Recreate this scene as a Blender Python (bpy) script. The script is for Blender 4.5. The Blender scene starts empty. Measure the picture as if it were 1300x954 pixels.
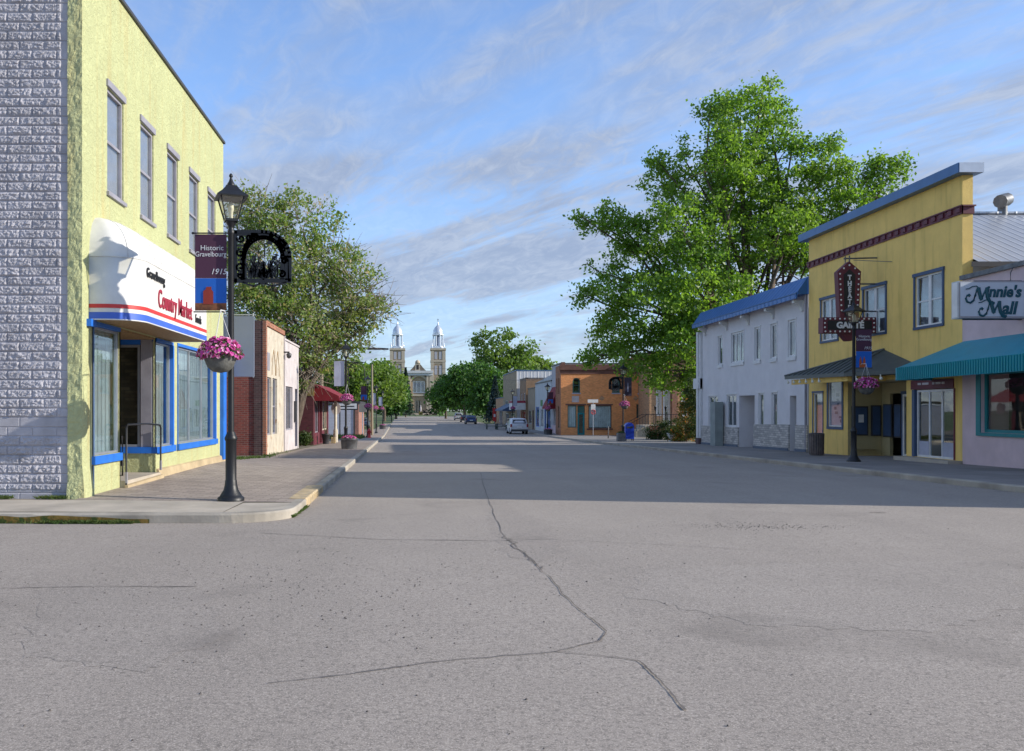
import bpy, bmesh, math, random
import numpy as np
from mathutils import Vector, Matrix, noise
random.seed(7); rng = np.random.default_rng(11)
sc = bpy.context.scene
COL = sc.collection
F = 1100.0; CX = 528.0; HY = 520.0; EYE = 1.5

# ---------------------------------------------------------------- camera
cd = bpy.data.cameras.new('camera'); cam = bpy.data.objects.new('camera', cd); COL.objects.link(cam)
cam.location = (0, 0, EYE); cam.rotation_euler = (math.radians(90), 0, 0)
cd.sensor_fit = 'HORIZONTAL'; cd.sensor_width = 36; cd.lens = F/1300*36
cd.shift_x = (650-CX)/1300; cd.shift_y = (HY-477)/1300
cd.clip_start = 0.1; cd.clip_end = 6000
sc.camera = cam
sc.view_settings.view_transform = 'Standard'; sc.view_settings.look = 'None'
sc.view_settings.exposure = 1.0; sc.view_settings.gamma = 1

# ---------------------------------------------------------------- light
SUN = Vector((1, -0.19, 0.43)).normalized()
sd = bpy.data.lights.new('sun', 'SUN'); so = bpy.data.objects.new('sun', sd); COL.objects.link(so)
sd.energy = 2.85; sd.angle = math.radians(0.55); sd.color = (1, 0.93, 0.82)
so.rotation_euler = SUN.to_track_quat('Z', 'Y').to_euler()
w = bpy.data.worlds.new('World'); sc.world = w; w.use_nodes = True
nt = w.node_tree; N = nt.nodes; L = nt.links; N.clear()
out = N.new('ShaderNodeOutputWorld'); bg = N.new('ShaderNodeBackground'); sky = N.new('ShaderNodeTexSky')
sky.sky_type = 'NISHITA'; sky.sun_disc = False
sky.sun_elevation = math.asin(SUN.z); sky.sun_rotation = math.atan2(SUN.x, SUN.y)
sky.air_density = 1.0; sky.dust_density = 0.2; sky.ozone_density = 1.6; sky.altitude = 700
tc = N.new('ShaderNodeTexCoord')
sep = N.new('ShaderNodeSeparateXYZ'); L.new(tc.outputs['Generated'], sep.inputs[0])
def nmath(op, a, b=None, clamp=False):
    m = N.new('ShaderNodeMath'); m.operation = op; m.use_clamp = clamp
    for i, v in enumerate((a, b)):
        if v is None: continue
        if isinstance(v, (int, float)): m.inputs[i].default_value = v
        else: L.new(v, m.inputs[i])
    return m.outputs[0]
# project the view direction onto a cloud layer: x/(z+.12), y/(z+.12)
zc = nmath('ADD', nmath('MAXIMUM', sep.outputs[2], 0.0), 0.10)
px_ = nmath('DIVIDE', sep.outputs[0], zc); py_ = nmath('DIVIDE', sep.outputs[1], zc)
cmb = N.new('ShaderNodeCombineXYZ'); L.new(px_, cmb.inputs[0]); L.new(py_, cmb.inputs[1])
def cloud_noise(scale, rot, stretch, detail, dist, loc=(0,0,0), rough=0.6):
    mr_ = N.new('ShaderNodeMapping'); mr_.inputs['Rotation'].default_value = (0, 0, math.radians(rot)); mp = N.new('ShaderNodeMapping')
    mp.inputs['Scale'].default_value = stretch; mp.inputs['Location'].default_value = loc
    L.new(cmb.outputs[0], mr_.inputs[0]); L.new(mr_.outputs[0], mp.inputs[0])
    n = N.new('ShaderNodeTexNoise'); n.inputs['Scale'].default_value = scale; n.inputs['Detail'].default_value = detail
    n.inputs['Distortion'].default_value = dist; n.inputs['Roughness'].default_value = rough
    L.new(mp.outputs[0], n.inputs[0]); return n.outputs[0]
def ramp(v, a, b):
    r = N.new('ShaderNodeMapRange'); r.interpolation_type = 'SMOOTHSTEP'
    r.inputs[1].default_value = a; r.inputs[2].default_value = b; L.new(v, r.inputs[0]); return r.outputs[0]
big = ramp(cloud_noise(0.55, -128, (0.7, 1.3, 1), 4, 0.5, (3.1, 1.7, 0)), 0.27, 0.63)
streak = ramp(cloud_noise(1.15, -122, (0.5, 1.9, 1), 9, 0.7, (1.3, 4.2, 0), 0.58), 0.27, 0.66)
fine = ramp(cloud_noise(8.0, -100, (0.8, 1.5, 1), 8, 1.0, (0, 2, 0), 0.66), 0.3, 0.8)
m1 = nmath('MULTIPLY', big, nmath('ADD', nmath('MULTIPLY', streak, 0.75), nmath('MULTIPLY', fine, 0.35)))
cl = nmath('MULTIPLY', nmath('ADD', m1, nmath('MULTIPLY', streak, 0.18)), 1.15, clamp=True)
cl = nmath('MINIMUM', cl, 0.9)
hor = N.new('ShaderNodeMapRange'); hor.inputs[1].default_value = -0.05; hor.inputs[2].default_value = 0.34
hor.inputs[3].default_value = 0.85; hor.inputs[4].default_value = 0.12; L.new(sep.outputs[2], hor.inputs[0])
cl2 = nmath('MAXIMUM', cl, hor.outputs[0])
tint = N.new('ShaderNodeMix'); tint.data_type = 'RGBA'; tint.blend_type = 'MULTIPLY'; tint.inputs[0].default_value = 1
tint.inputs[7].default_value = (0.70, 0.80, 0.96, 1); L.new(sky.outputs[0], tint.inputs[6])
mx = N.new('ShaderNodeMix'); mx.data_type = 'RGBA'; L.new(cl2, mx.inputs[0])
ccol = N.new('ShaderNodeMix'); ccol.data_type = 'RGBA'; ccol.inputs[6].default_value = (1.15, 1.40, 1.95, 1); ccol.inputs[7].default_value = (1.72, 1.95, 2.4, 1)
shade = ramp(nmath('ADD', nmath('MULTIPLY', cloud_noise(2.2, -118, (0.6, 1.5, 1), 8, 1.0, (5, 2, 0), 0.66), .7), nmath('MULTIPLY', fine, .3)), 0.25, 0.72)
L.new(shade, ccol.inputs[0]); L.new(ccol.outputs[2], mx.inputs[7])
L.new(tint.outputs[2], mx.inputs[6])
L.new(mx.outputs[2], bg.inputs[0]); bg.inputs[1].default_value = 0.15
L.new(bg.outputs[0], out.inputs[0])

# ---------------------------------------------------------------- materials
def C(h):
    h = h.lstrip('#'); v = [int(h[i:i+2], 16)/255 for i in (0, 2, 4)]
    return tuple(x/12.92 if x <= .04045 else ((x+.055)/1.055)**2.4 for x in v)
MATS = {}
def mat(name, col, rough=0.7, var=0.12, vs=2.0, bump=0.0, bs=40.0, metal=0.0, kind='plain', **k):
    """plain: noise-varied colour.  brick / siding / stucco / leaf kinds below."""
    if name in MATS: return MATS[name]
    if isinstance(col, str): col = C(col)
    m = bpy.data.materials.new(name); m.use_nodes = True; t = m.node_tree; n = t.nodes; l = t.links
    p = n['Principled BSDF']; p.inputs['Roughness'].default_value = rough; p.inputs['Metallic'].default_value = metal
    g = n.new('ShaderNodeNewGeometry')
    tcn = n.new('ShaderNodeTexCoord'); co = tcn.outputs['Object']
    def noi(scale, det=5, ro=.6, vec=None, dist=0):
        x = n.new('ShaderNodeTexNoise'); x.inputs['Scale'].default_value = scale; x.inputs['Detail'].default_value = det
        x.inputs['Roughness'].default_value = ro; x.inputs['Distortion'].default_value = dist
        l.new(vec or co, x.inputs[0]); return x.outputs[0]
    def mp(v, a, b, c=0., d=1.):
        r = n.new('ShaderNodeMapRange')
        for i, q in enumerate((a, b, c, d)): r.inputs[i+1].default_value = q
        l.new(v, r.inputs[0]); return r.outputs[0]
    def mixc(f, a, b, bt='MIX'):
        x = n.new('ShaderNodeMix'); x.data_type = 'RGBA'; x.blend_type = bt
        for i, v in ((0, f), (6, a), (7, b)):
            if isinstance(v, (int, float)): x.inputs[i].default_value = v
            elif isinstance(v, tuple): x.inputs[i].default_value = (*v[:3], 1)
            else: l.new(v, x.inputs[i])
        return x.outputs[2]
    def mth(op, a, b=0.):
        x = n.new('ShaderNodeMath'); x.operation = op
        for i, v in enumerate((a, b)):
            if isinstance(v, (int, float)): x.inputs[i].default_value = v
            else: l.new(v, x.inputs[i])
        return x.outputs[0]
    def bmp(h, s, dist=0.02, nrm=None):
        b = n.new('ShaderNodeBump'); b.inputs['Strength'].default_value = s; b.inputs['Distance'].default_value = dist
        l.new(h, b.inputs['Height'])
        if nrm: l.new(nrm, b.inputs['Normal'])
        return b.outputs[0]
    def wallvec():
        s = n.new('ShaderNodeSeparateXYZ'); l.new(co, s.inputs[0]); c = n.new('ShaderNodeCombineXYZ')
        l.new(mth('ADD', s.outputs[0], s.outputs[1]), c.inputs[0]); l.new(s.outputs[2], c.inputs[1]); return c.outputs[0], s
    dk = tuple(c*(1-var*2) for c in col); lt = tuple(min(1, c*(1+var)) for c in col)
    base = mixc(mp(noi(vs), .3, .7), dk, lt)
    if kind == 'brick':
        v, s = wallvec()
        b = n.new('ShaderNodeTexBrick'); l.new(v, b.inputs[0]); b.inputs['Scale'].default_value = 1
        b.inputs['Brick Width'].default_value = k.get('bw', .22); b.inputs['Row Height'].default_value = k.get('bh', .075)
        b.inputs['Mortar Size'].default_value = k.get('ms', .008); b.inputs['Bias'].default_value = -.2
        c2 = k.get('col2', tuple(c*.6 for c in col)); c2 = C(c2) if isinstance(c2, str) else c2
        mo = k.get('mortar', '#9a9088'); mo = C(mo) if isinstance(mo, str) else mo
        b.inputs['Color1'].default_value = (*lt, 1); b.inputs['Color2'].default_value = (*c2, 1); b.inputs['Mortar'].default_value = (*mo, 1)
        base = mixc(mp(noi(vs, 6), .35, .7, 0, var*2.2), b.outputs[0], tuple(c*.45 for c in col))
        nr = bmp(b.outputs[1], -.6, .012)
        if bump: nr = bmp(noi(bs), bump, .01, nr)
        l.new(nr, p.inputs['Normal'])
    elif kind == 'ribs':            # ribbed metal or lap siding; axis 'u' (vertical ribs) or 'z' (horizontal laps)
        v, s = wallvec(); ax = k.get('axis', 'u'); per = k.get('per', .2)
        src = mth('ADD', s.outputs[0], s.outputs[1]) if ax == 'u' else s.outputs[2]
        if ax == 'x': src = s.outputs[0]
        fr = mth('FRACT', mth('DIVIDE', src, per))
        if ax == 'z': h = fr
        else: h = mp(mth('ABSOLUTE', mth('SUBTRACT', fr, .5)), .34, .46)
        base = mixc(mp(h, .0, .25, .35, 0) if ax == 'z' else mth('MULTIPLY', h, .12), base, tuple(c*.45 for c in col))
        l.new(bmp(h, .9, k.get('dep', .03)), p.inputs['Normal'])
    elif kind == 'stucco':
        a = noi(k.get('s1', 14), 6, .65, dist=1.2); b2 = noi(k.get('s2', 45), 4, .6)
        h = mth('ADD', mp(a, .42, .6), mth('MULTIPLY', b2, .5))
        nr = bmp(h, k.get('bst', .8), k.get('bd', .03)); l.new(nr, p.inputs['Normal'])
        base = mixc(mp(noi(.9, 6), .5, .8, 0, .25), base, tuple(c*.72 for c in col))
        if 'stain' in k:
            s = n.new('ShaderNodeMapping'); s.inputs['Scale'].default_value = (3, 3, .25); l.new(co, s.inputs[0])
            base = mixc(mp(noi(1.2, 5, vec=s.outputs[0]), .52, .75, 0, .5), base, C(k['stain']))
    elif kind == 'asphalt':
        sp = noi(30, 6, .9); sp2 = noi(95, 4, .8); lg = noi(.22, 5, .6); md = noi(1.6, 5, .65)
        vv = n.new('ShaderNodeTexVoronoi'); vv.inputs['Scale'].default_value = 85; l.new(co, vv.inputs[0])
        st = n.new('ShaderNodeMapping'); st.inputs['Scale'].default_value = (.9, .05, 1); l.new(co, st.inputs[0])
        lane = noi(.9, 4, .5, st.outputs[0])
        base = mixc(mp(lg, .3, .7), tuple(c*.84 for c in col), tuple(c*1.1 for c in col))
        base = mixc(mp(md, .35, .7, 0, .30), base, tuple(c*.74 for c in col))
        base = mixc(mp(lane, .46, .66, 0, .45), base, tuple(c*.72 for c in col))
        base = mixc(mp(sp, .49, .57, 0, .72), base, tuple(c*.38 for c in col))
        base = mixc(mp(sp2, .52, .60, 0, .75), base, tuple(min(1, c*1.75) for c in col))
        base = mixc(mp(vv.outputs['Distance'], .0, .3, .35, 0), base, tuple(min(1, c*1.35) for c in col))
        # oil and patch stains, each a soft blot of its own
        bl = noi(.55, 3, .5, dist=.8)
        base = mixc(mp(bl, .60, .72, 0, .4), base, tuple(c*.5 for c in col))
        nr = bmp(sp, .22, .01); l.new(nr, p.inputs['Normal'])
    elif kind == 'paving':
        s0 = n.new('ShaderNodeTexBrick'); l.new(co, s0.inputs[0]); s0.inputs['Scale'].default_value = 1
        s0.inputs['Brick Width'].default_value = k.get('bw', .3); s0.inputs['Row Height'].default_value = k.get('bh', .15); s0.inputs['Mortar Size'].default_value = k.get('ms', .008)
        s0.inputs['Color1'].default_value = (*lt, 1); s0.inputs['Color2'].default_value = (*dk, 1); s0.inputs['Mortar'].default_value = (*[c*.45 for c in col], 1)
        base = mixc(mp(noi(1.3, 6), .35, .7, 0, .45), s0.outputs[0], tuple(c*.62 for c in col))
        base = mixc(mp(noi(60, 3), .5, .8, 0, .3), base, tuple(c*.4 for c in col))
        l.new(bmp(s0.outputs[1], -.4, .01), p.inputs['Normal'])
    elif kind == 'wood':
        s = n.new('ShaderNodeMapping'); s.inputs['Scale'].default_value = (6, 6, .5); l.new(co, s.inputs[0])
        base = mixc(mp(noi(3, 6, vec=s.outputs[0]), .35, .7), dk, lt)
        l.new(bmp(noi(6, 6, vec=s.outputs[0]), .5, .02), p.inputs['Normal'])
    elif bump:
        l.new(bmp(noi(bs), bump, .02), p.inputs['Normal'])
    if kind == 'leaf':
        r = g.outputs['Random Per Island']
        c2 = k.get('col2', col); c2 = C(c2) if isinstance(c2, str) else c2
        a = mixc(mp(noi(k.get('cs', .45), 3), .38, .62), col, c2)
        a = mixc(mth('MULTIPLY', r, .75), a, tuple(c*.42 for c in col))
        c3 = k.get('col3')
        if c3:
            c3 = C(c3) if isinstance(c3, str) else c3
            x = n.new('ShaderNodeMath'); x.operation = 'GREATER_THAN'; x.inputs[1].default_value = 1-k.get('f3', .15)
            wn = n.new('ShaderNodeTexWhiteNoise'); wn.noise_dimensions = '1D'; l.new(r, wn.inputs['W']); l.new(wn.outputs[0], x.inputs[0])
            a = mixc(x.outputs[0], a, c3)
        l.new(a, p.inputs['Base Color'])
        tr = n.new('ShaderNodeBsdfTranslucent'); l.new(mixc(1., a, (1.5, 1.6, .7), 'MULTIPLY'), tr.inputs[0])
        ms = n.new('ShaderNodeMixShader'); ms.inputs[0].default_value = k.get('tl', .38)
        l.new(p.outputs[0], ms.inputs[1]); l.new(tr.outputs[0], ms.inputs[2]); l.new(ms.outputs[0], n['Material Output'].inputs[0])
    else:
        if k.get('wear'):
            wc = C(k['wear']); base = mixc(mp(noi(k.get('ws', 3), 8, .7), k.get('w0', .6), k.get('w0', .6)+.06), base, wc)
        l.new(base, p.inputs['Base Color'])
    MATS[name] = m; return m
def glass_mat(name, tint=(.8, .88, .9), refl=.03, rough=.02):
    if name in MATS: return MATS[name]
    m = bpy.data.materials.new(name); m.use_nodes = True; t = m.node_tree; n = t.nodes; l = t.links
    n.remove(n['Principled BSDF'])
    gl = n.new('ShaderNodeBsdfGlossy'); gl.inputs['Roughness'].default_value = rough
    tr = n.new('ShaderNodeBsdfTransparent'); tr.inputs[0].default_value = (*tint, 1)
    lw0 = n.new('ShaderNodeLayerWeight'); lw0.inputs[0].default_value = .5; lw = n.new('ShaderNodeMath'); lw.operation = 'POWER'; lw.inputs[1].default_value = 4.5; l.new(lw0.outputs['Facing'], lw.inputs[0])
    mr = n.new('ShaderNodeMapRange'); mr.inputs[3].default_value = refl; mr.inputs[4].default_value = 1.; l.new(lw.outputs[0], mr.inputs[0])
    tcn = n.new('ShaderNodeTexCoord'); no = n.new('ShaderNodeTexNoise'); no.inputs['Scale'].default_value = 1.1
    bp = n.new('ShaderNodeBump'); bp.inputs['Strength'].default_value = .08; bp.inputs['Distance'].default_value = .02
    l.new(tcn.outputs['Object'], no.inputs[0]); l.new(no.outputs[0], bp.inputs['Height']); l.new(bp.outputs[0], gl.inputs['Normal'])
    ms = n.new('ShaderNodeMixShader'); l.new(mr.outputs[0], ms.inputs[0]); l.new(tr.outputs[0], ms.inputs[1]); l.new(gl.outputs[0], ms.inputs[2])
    l.new(ms.outputs[0], n['Material Output'].inputs[0]); MATS[name] = m; return m

# ---------------------------------------------------------------- mesh builder
class MB:
    def __init__(s): s.v = []; s.f = []; s.sm = []
    def quad(s, *p, smooth=False):
        i = len(s.v); s.v += [tuple(q) for q in p]; s.f.append(tuple(range(i, i+len(p)))); s.sm.append(smooth); return s
    def hexa(s, c):   # 8 corners: bottom 4 ccw, top 4
        i = len(s.v); s.v += [tuple(q) for q in c]
        for f in ((0,3,2,1),(4,5,6,7),(0,1,5,4),(1,2,6,5),(2,3,7,6),(3,0,4,7)):
            s.f.append(tuple(i+j for j in f)); s.sm.append(False)
        return s
    def box(s, x0, x1, y0, y1, z0, z1):
        return s.hexa([(x0,y0,z0),(x1,y0,z0),(x1,y1,z0),(x0,y1,z0),(x0,y0,z1),(x1,y0,z1),(x1,y1,z1),(x0,y1,z1)])
    def pbox(s, P, u0, u1, v0, v1, d0, d1):
        return s.hexa([P(u0,v0,d0),P(u1,v0,d0),P(u1,v0,d1),P(u0,v0,d1),P(u0,v1,d0),P(u1,v1,d0),P(u1,v1,d1),P(u0,v1,d1)])
    def grid(s, rows, closed=False, smooth=True):
        i = len(s.v); nr = len(rows); nc = len(rows[0])
        for r in rows: s.v += [tuple(q) for q in r]
        for a in range(nr-1):
            for b in range(nc if closed else nc-1):
                c = (b+1) % nc
                s.f.append((i+a*nc+b, i+a*nc+c, i+(a+1)*nc+c, i+(a+1)*nc+b)); s.sm.append(smooth)
        return s
    def lathe(s, prof, c=(0,0,0), n=16, rot=0, smooth=True, cap=True):
        rows = [[(c[0]+r*math.cos(rot+2*math.pi*k/n), c[1]+r*math.sin(rot+2*math.pi*k/n), c[2]+z) for k in range(n)] for r, z in prof]
        s.grid(rows, True, smooth)
        if cap:
            for q in (rows[0][::-1], rows[-1]): s.quad(*q)
        return s
    def tube(s, pts, r, n=6, r1=None, smooth=True):
        pts = [Vector(p) for p in pts]; rows = []
        m = len(pts); up = Vector((0,0,1))
        for i, p in enumerate(pts):
            d = (pts[min(i+1, m-1)]-pts[max(i-1, 0)])
            if d.length < 1e-9: d = Vector((0,0,1))
            d.normalize(); a = d.cross(up if abs(d.z) < .95 else Vector((1,0,0))).normalized(); b = d.cross(a)
            rr = r if r1 is None else r+(r1-r)*i/(m-1)
            rows.append([p+rr*(a*math.cos(2*math.pi*k/n)+b*math.sin(2*math.pi*k/n)) for k in range(n)])
        s.grid(rows, True, smooth); s.quad(*rows[0][::-1]); s.quad(*rows[-1]); return s
    def ball(s, c, r, n=10, m=6, sz=(1,1,1)):
        prof = [[(c[0]+sz[0]*r*math.sin(math.pi*a/m)*math.cos(2*math.pi*b/n), c[1]+sz[1]*r*math.sin(math.pi*a/m)*math.sin(2*math.pi*b/n), c[2]-sz[2]*r*math.cos(math.pi*a/m)) for b in range(n)] for a in range(m+1)]
        return s.grid(prof, True)
    def prism(s, poly, P, d0, d1):   # poly in (u,v), extruded in depth
        a = [P(u, v, d0) for u, v in poly]; b = [P(u, v, d1) for u, v in poly]; n = len(poly)
        s.quad(*a); s.quad(*b[::-1])
        for i in range(n): s.quad(a[i], b[i], b[(i+1) % n], a[(i+1) % n])
        return s
    def wall(s, P, u0, u1, v0, v1, holes=(), dep=.25, back=True):
        us = sorted({u0, u1, *[h[0] for h in holes], *[h[1] for h in holes]}); vs = sorted({v0, v1, *[h[2] for h in holes], *[h[3] for h in holes]})
        us = [u for u in us if u0 <= u <= u1]; vs = [v for v in vs if v0 <= v <= v1]
        for i in range(len(us)-1):
            for j in range(len(vs)-1):
                cu, cv = (us[i]+us[i+1])/2, (vs[j]+vs[j+1])/2
                if any(h[0] < cu < h[1] and h[2] < cv < h[3] for h in holes): continue
                s.quad(P(us[i],vs[j],0), P(us[i+1],vs[j],0), P(us[i+1],vs[j+1],0), P(us[i],vs[j+1],0))
        for h in holes:
            a, b, c, d = h[:4]; e = h[4] if len(h) > 4 else dep
            s.quad(P(a,c,0),P(a,d,0),P(a,d,e),P(a,c,e)); s.quad(P(b,c,0),P(b,c,e),P(b,d,e),P(b,d,0))
            s.quad(P(a,c,0),P(a,c,e),P(b,c,e),P(b,c,0)); s.quad(P(a,d,0),P(b,d,0),P(b,d,e),P(a,d,e))
        return s
    def mesh(s, name, m=None):
        me = bpy.data.meshes.new(name); me.from_pydata(s.v, [], s.f)
        me.polygons.foreach_set('use_smooth', s.sm); me.update()
        if m: me.materials.append(m)
        return me
    def build(s, name, m, parent=None, **k):
        """vertices are in world space when the parent is a placed Empty: shift them into its frame"""
        if parent is not None:
            T = origin(parent)
            if T.length > 0: s.v = [(a-T.x, b-T.y, c-T.z) for a, b, c in s.v]
        o = bpy.data.objects.new(name, s.mesh(name, m)); COL.objects.link(o)
        if parent is not None: o.parent = parent
        for q, v in k.items(): o[q] = v
        return o
def origin(o):
    T = Vector((0,0,0))
    while o is not None: T += Vector(o.location); o = o.parent
    return T
def tag(o, label, cat, group=None, kind=None):
    o['label'] = label; o['category'] = cat
    if group: o['group'] = group
    if kind: o['kind'] = kind
    return o
def thing(name, label, cat, loc=(0,0,0), group=None):
    o = bpy.data.objects.new(name, None); COL.objects.link(o); o.location = loc; o.empty_display_size = .3
    return tag(o, label, cat, group)
def struct(name, mb, m):
    o = mb.build(name, m); o['kind'] = 'structure'; return o
def copy_tree(o, parent=None):
    c = o.copy(); COL.objects.link(c); c.parent = parent
    for ch in [x for x in COL.objects if x.parent == o]: copy_tree(ch, c)
    return c
def text_mesh(txt, size=1., shear=0., bold=0., sx=1., depth=.01, align='CENTER', space=1.):
    cu = bpy.data.curves.new('lettering', 'FONT'); cu.body = txt; cu.size = size; cu.shear = shear; cu.offset = bold
    cu.extrude = depth; cu.align_x = align; cu.align_y = 'CENTER'; cu.resolution_u = 3; cu.space_character = space; cu.space_line = .92
    o = bpy.data.objects.new('t', cu); COL.objects.link(o); bpy.context.view_layer.update()
    me = bpy.data.meshes.new_from_object(o.evaluated_get(bpy.context.evaluated_depsgraph_get()))
    bpy.data.objects.remove(o); bpy.data.curves.remove(cu)
    me.transform(Matrix.Diagonal((sx, 1, 1, 1))); return me
def lettering(txt, m, parent, origin_w, udir, size, vdir=(0,0,1), **k):
    """text whose baseline runs along udir and whose up is vdir, centred at origin_w (world)"""
    me = text_mesh(txt, size, **k); u = Vector(udir).normalized(); v = Vector(vdir).normalized(); n = u.cross(v)
    M = Matrix(((u.x, v.x, n.x, 0), (u.y, v.y, n.y, 0), (u.z, v.z, n.z, 0), (0, 0, 0, 1)))
    T = Vector(origin_w) - (origin(parent) if parent is not None else Vector())
    me.transform(Matrix.Translation(T) @ M); me.materials.clear(); me.materials.append(m); me.name = 'lettering'
    o = bpy.data.objects.new('lettering', me); COL.objects.link(o); o.parent = parent; return o

# ---------------------------------------------------------------- palette
M = dict(
 asphalt=mat('asphalt', (.335,.292,.252), .9, kind='asphalt'),
 concrete=mat('concrete', (.46,.405,.33), .85, .12, 1.4, .25, 30),
 paving=mat('paving', (.37,.305,.255), .85, .14, 3, kind='paving'),
 kerb=mat('kerb', (.40,.36,.30), .85, .18, 1.2, .3, 25),
 crack=mat('tar', (.165,.142,.125), .8, .2, 5),
 dirt=mat('dirt', (.20,.17,.12), .95, .3, .6, .5, 9),
 lawn=mat('lawn', (.09,.13,.035), .95, .3, .25, .6, 12),
 yel_stucco=mat('lime_stucco', (.50,.52,.27), .85, .04, 1.2, kind='stucco', s1=9, s2=38, bst=.6, bd=.025, stain='#b89a5c'),
 block=mat('painted_block', (.43,.42,.455), .8, .14, 2.2, .35, 60),
 blue=mat('blue_paint', (.02,.16,.62), .45, .1, 3),
 black=mat('black_iron', (.008,.009,.012), .45, .2, 8, .1, 60),
 white=mat('white_paint', (.72,.72,.72), .5, .06, 3),
 vinyl=mat('white_vinyl', (.70,.69,.66), .5, .09, 1.6, .12, 5),
 red=mat('red_vinyl', (.60,.04,.04), .5, .06, 2), blue_v=mat('blue_vinyl', (.05,.13,.55), .5, .06, 2),
 redtxt=mat('crimson', (.36,.02,.05), .5, .05, 2), blk=mat('black_paint', (.015,.015,.018), .5, .05, 2),
 soffit=mat('plywood', (.34,.21,.09), .7, .2, 2, kind='wood'),
 coping=mat('dark_metal', (.05,.05,.055), .45, .1, 2),
 alu=mat('aluminium', (.48,.50,.54), .35, .08, 3, metal=.6),
 winframe=mat('grey_window_frame', (.30,.29,.33), .5, .1, 3),
 screen=mat('grey_blind', (.30,.29,.32), .8, .08, 3),
 curtain=mat('pale_curtain', (.62,.68,.66), .8, .12, 2, kind='ribs', axis='u', per=.19, dep=.05),
 dark=mat('dark_interior', (.03,.028,.026), .9, .3, 1.5),
 brown_in=mat('brown_interior', (.16,.12,.075), .9, .35, 4, kind='brick', col2=(.05,.045,.03), mortar=(.10,.09,.06)),
 navy=mat('navy_trim', (.045,.085,.17), .5, .1, 3),
 yel=mat('ochre_stucco', (.88,.61,.18), .8, .05, 1.3, kind='stucco', s1=20, s2=60, bst=.3, bd=.015, stain='#a08a3a'),
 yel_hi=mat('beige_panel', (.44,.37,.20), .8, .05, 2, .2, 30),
 maroon=mat('maroon_paint', (.13,.022,.035), .55, .1, 3),
 grey_st=mat('grey_stucco', (.72,.70,.71), .85, .04, 1.2, kind='stucco', s1=22, s2=60, bst=.35, bd=.015),
 blue_roof=mat('blue_metal_roof', (.03,.14,.42), .35, .06, 2, metal=.25, kind='ribs', axis='u', per=.45, dep=.03),
 blue_cop=mat('blue_coping', (.06,.15,.32), .4, .08, 2, metal=.2),
 grey_roof=mat('grey_metal_roof', (.42,.44,.48), .38, .06, .8, metal=.45, kind='ribs', axis='x', per=.34, dep=.04),
 dk_roof=mat('dark_seam_roof', (.085,.10,.095), .5, .12, 2),
 pink=mat('pink_stucco', (.68,.53,.55), .85, .06, 1.5, kind='stucco', s1=22, s2=60, bst=.4, bd=.02),
 teal=mat('teal_metal', (.01,.34,.47), .42, .06, 2, metal=.15, kind='ribs', axis='u', per=.11, dep=.025),
 tealp=mat('teal_paint', (.01,.20,.22), .5, .08, 3),
 stone_b=mat('painted_grey_brick', (.55,.52,.48), .8, .12, 4, kind='brick', bw=.3, bh=.1, col2=(.27,.265,.255), mortar=(.22,.215,.21)),
 red_brick=mat('old_red_brick', (.27,.062,.045), .85, .25, 2, kind='brick', col2=(.15,.04,.035), mortar=(.28,.2,.17), bump=.3),
 dk_brick=mat('dark_brick', (.10,.05,.05), .85, .2, 2, kind='brick', col2=(.05,.03,.03), mortar=(.16,.13,.12)),
 org_brick=mat('orange_brick', (.92,.34,.105), .85, .12, 2, kind='brick', col2=(.70,.24,.07), mortar=(.55,.36,.22)),
 tan_brick=mat('tan_brick', (.52,.29,.15), .85, .12, 2, kind='brick', col2=(.25,.15,.09), mortar=(.35,.28,.2)),
 ch_brick=mat('church_brick', (.40,.305,.20), .85, .1, .3, kind='brick', bw=1.2, bh=.5, ms=.05, col2=(.32,.235,.15), mortar=(.30,.24,.17)),
 ch_stone=mat('church_stone', (.50,.43,.33), .85, .1, .3), silver=mat('silver_roof', (.66,.70,.76), .3, .08, .5, metal=.5),
 cream=mat('peeling_cream', (.56,.50,.40), .85, .1, 2, wear='#a08468', w0=.58, ws=2.2, bump=.3), lilac=mat('pale_lilac_plaster', (.56,.51,.51), .85, .1, 1.5, wear='#8b7a72', w0=.63, ws=2, bump=.3),
 greysign=mat('grey_sign_panel', (.20,.23,.31), .5, .05, 1), bark=mat('bark', (.13,.10,.075), .95, .25, 3, .8, 14), twig=mat('twig', (.30,.25,.20), .95, .2, 3),
 glass=glass_mat('window_glass', (.93,.96,.97)), glass_r=glass_mat('reflective_glass', (.85,.9,.92), .13), lampglass=glass_mat('lamp_glass', (.95,.93,.82), .16, .15),
 galv=mat('galvanised', (.16,.165,.175), .5, .2, 5, metal=.5), pot=mat('grey_basket', (.13,.13,.12), .8, .2, 10, .4, 30),
 pink_f=mat('petunia', (.72,.10,.42), .6, .25, 30, kind='leaf', col2=(.55,.05,.38), col3=(.85,.42,.66), f3=.3, tl=.25, cs=8),
 red_f=mat('red_bloom', (.60,.03,.05), .6, .2, 30, kind='leaf', col2=(.4,.02,.04), tl=.25, cs=8),
 leaf_f=mat('basket_leaf', (.05,.12,.03), .6, .2, 30, kind='leaf', col2=(.08,.16,.03), cs=8),
 hyd=mat('hydrant_red', (.55,.03,.03), .4, .1, 5), tyre=mat('tyre', (.02,.02,.02), .9, .1, 5),
 purple=mat('banner_purple', (.075,.022,.05), .7, .06, 2), ban_blue=mat('banner_blue', (.01,.13,.55), .7, .1, .8), ban_brown=mat('banner_brown', (.22,.08,.03), .7, .3, 9), ban_red=mat('banner_red', (.30,.035,.02), .7, .1, 4), ban_grey=mat('banner_grey', (.42,.43,.52), .7, .1, 2),
)
M['bulb'] = mat('white_globe', (.8,.8,.72), .4, .03, 2)

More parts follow.
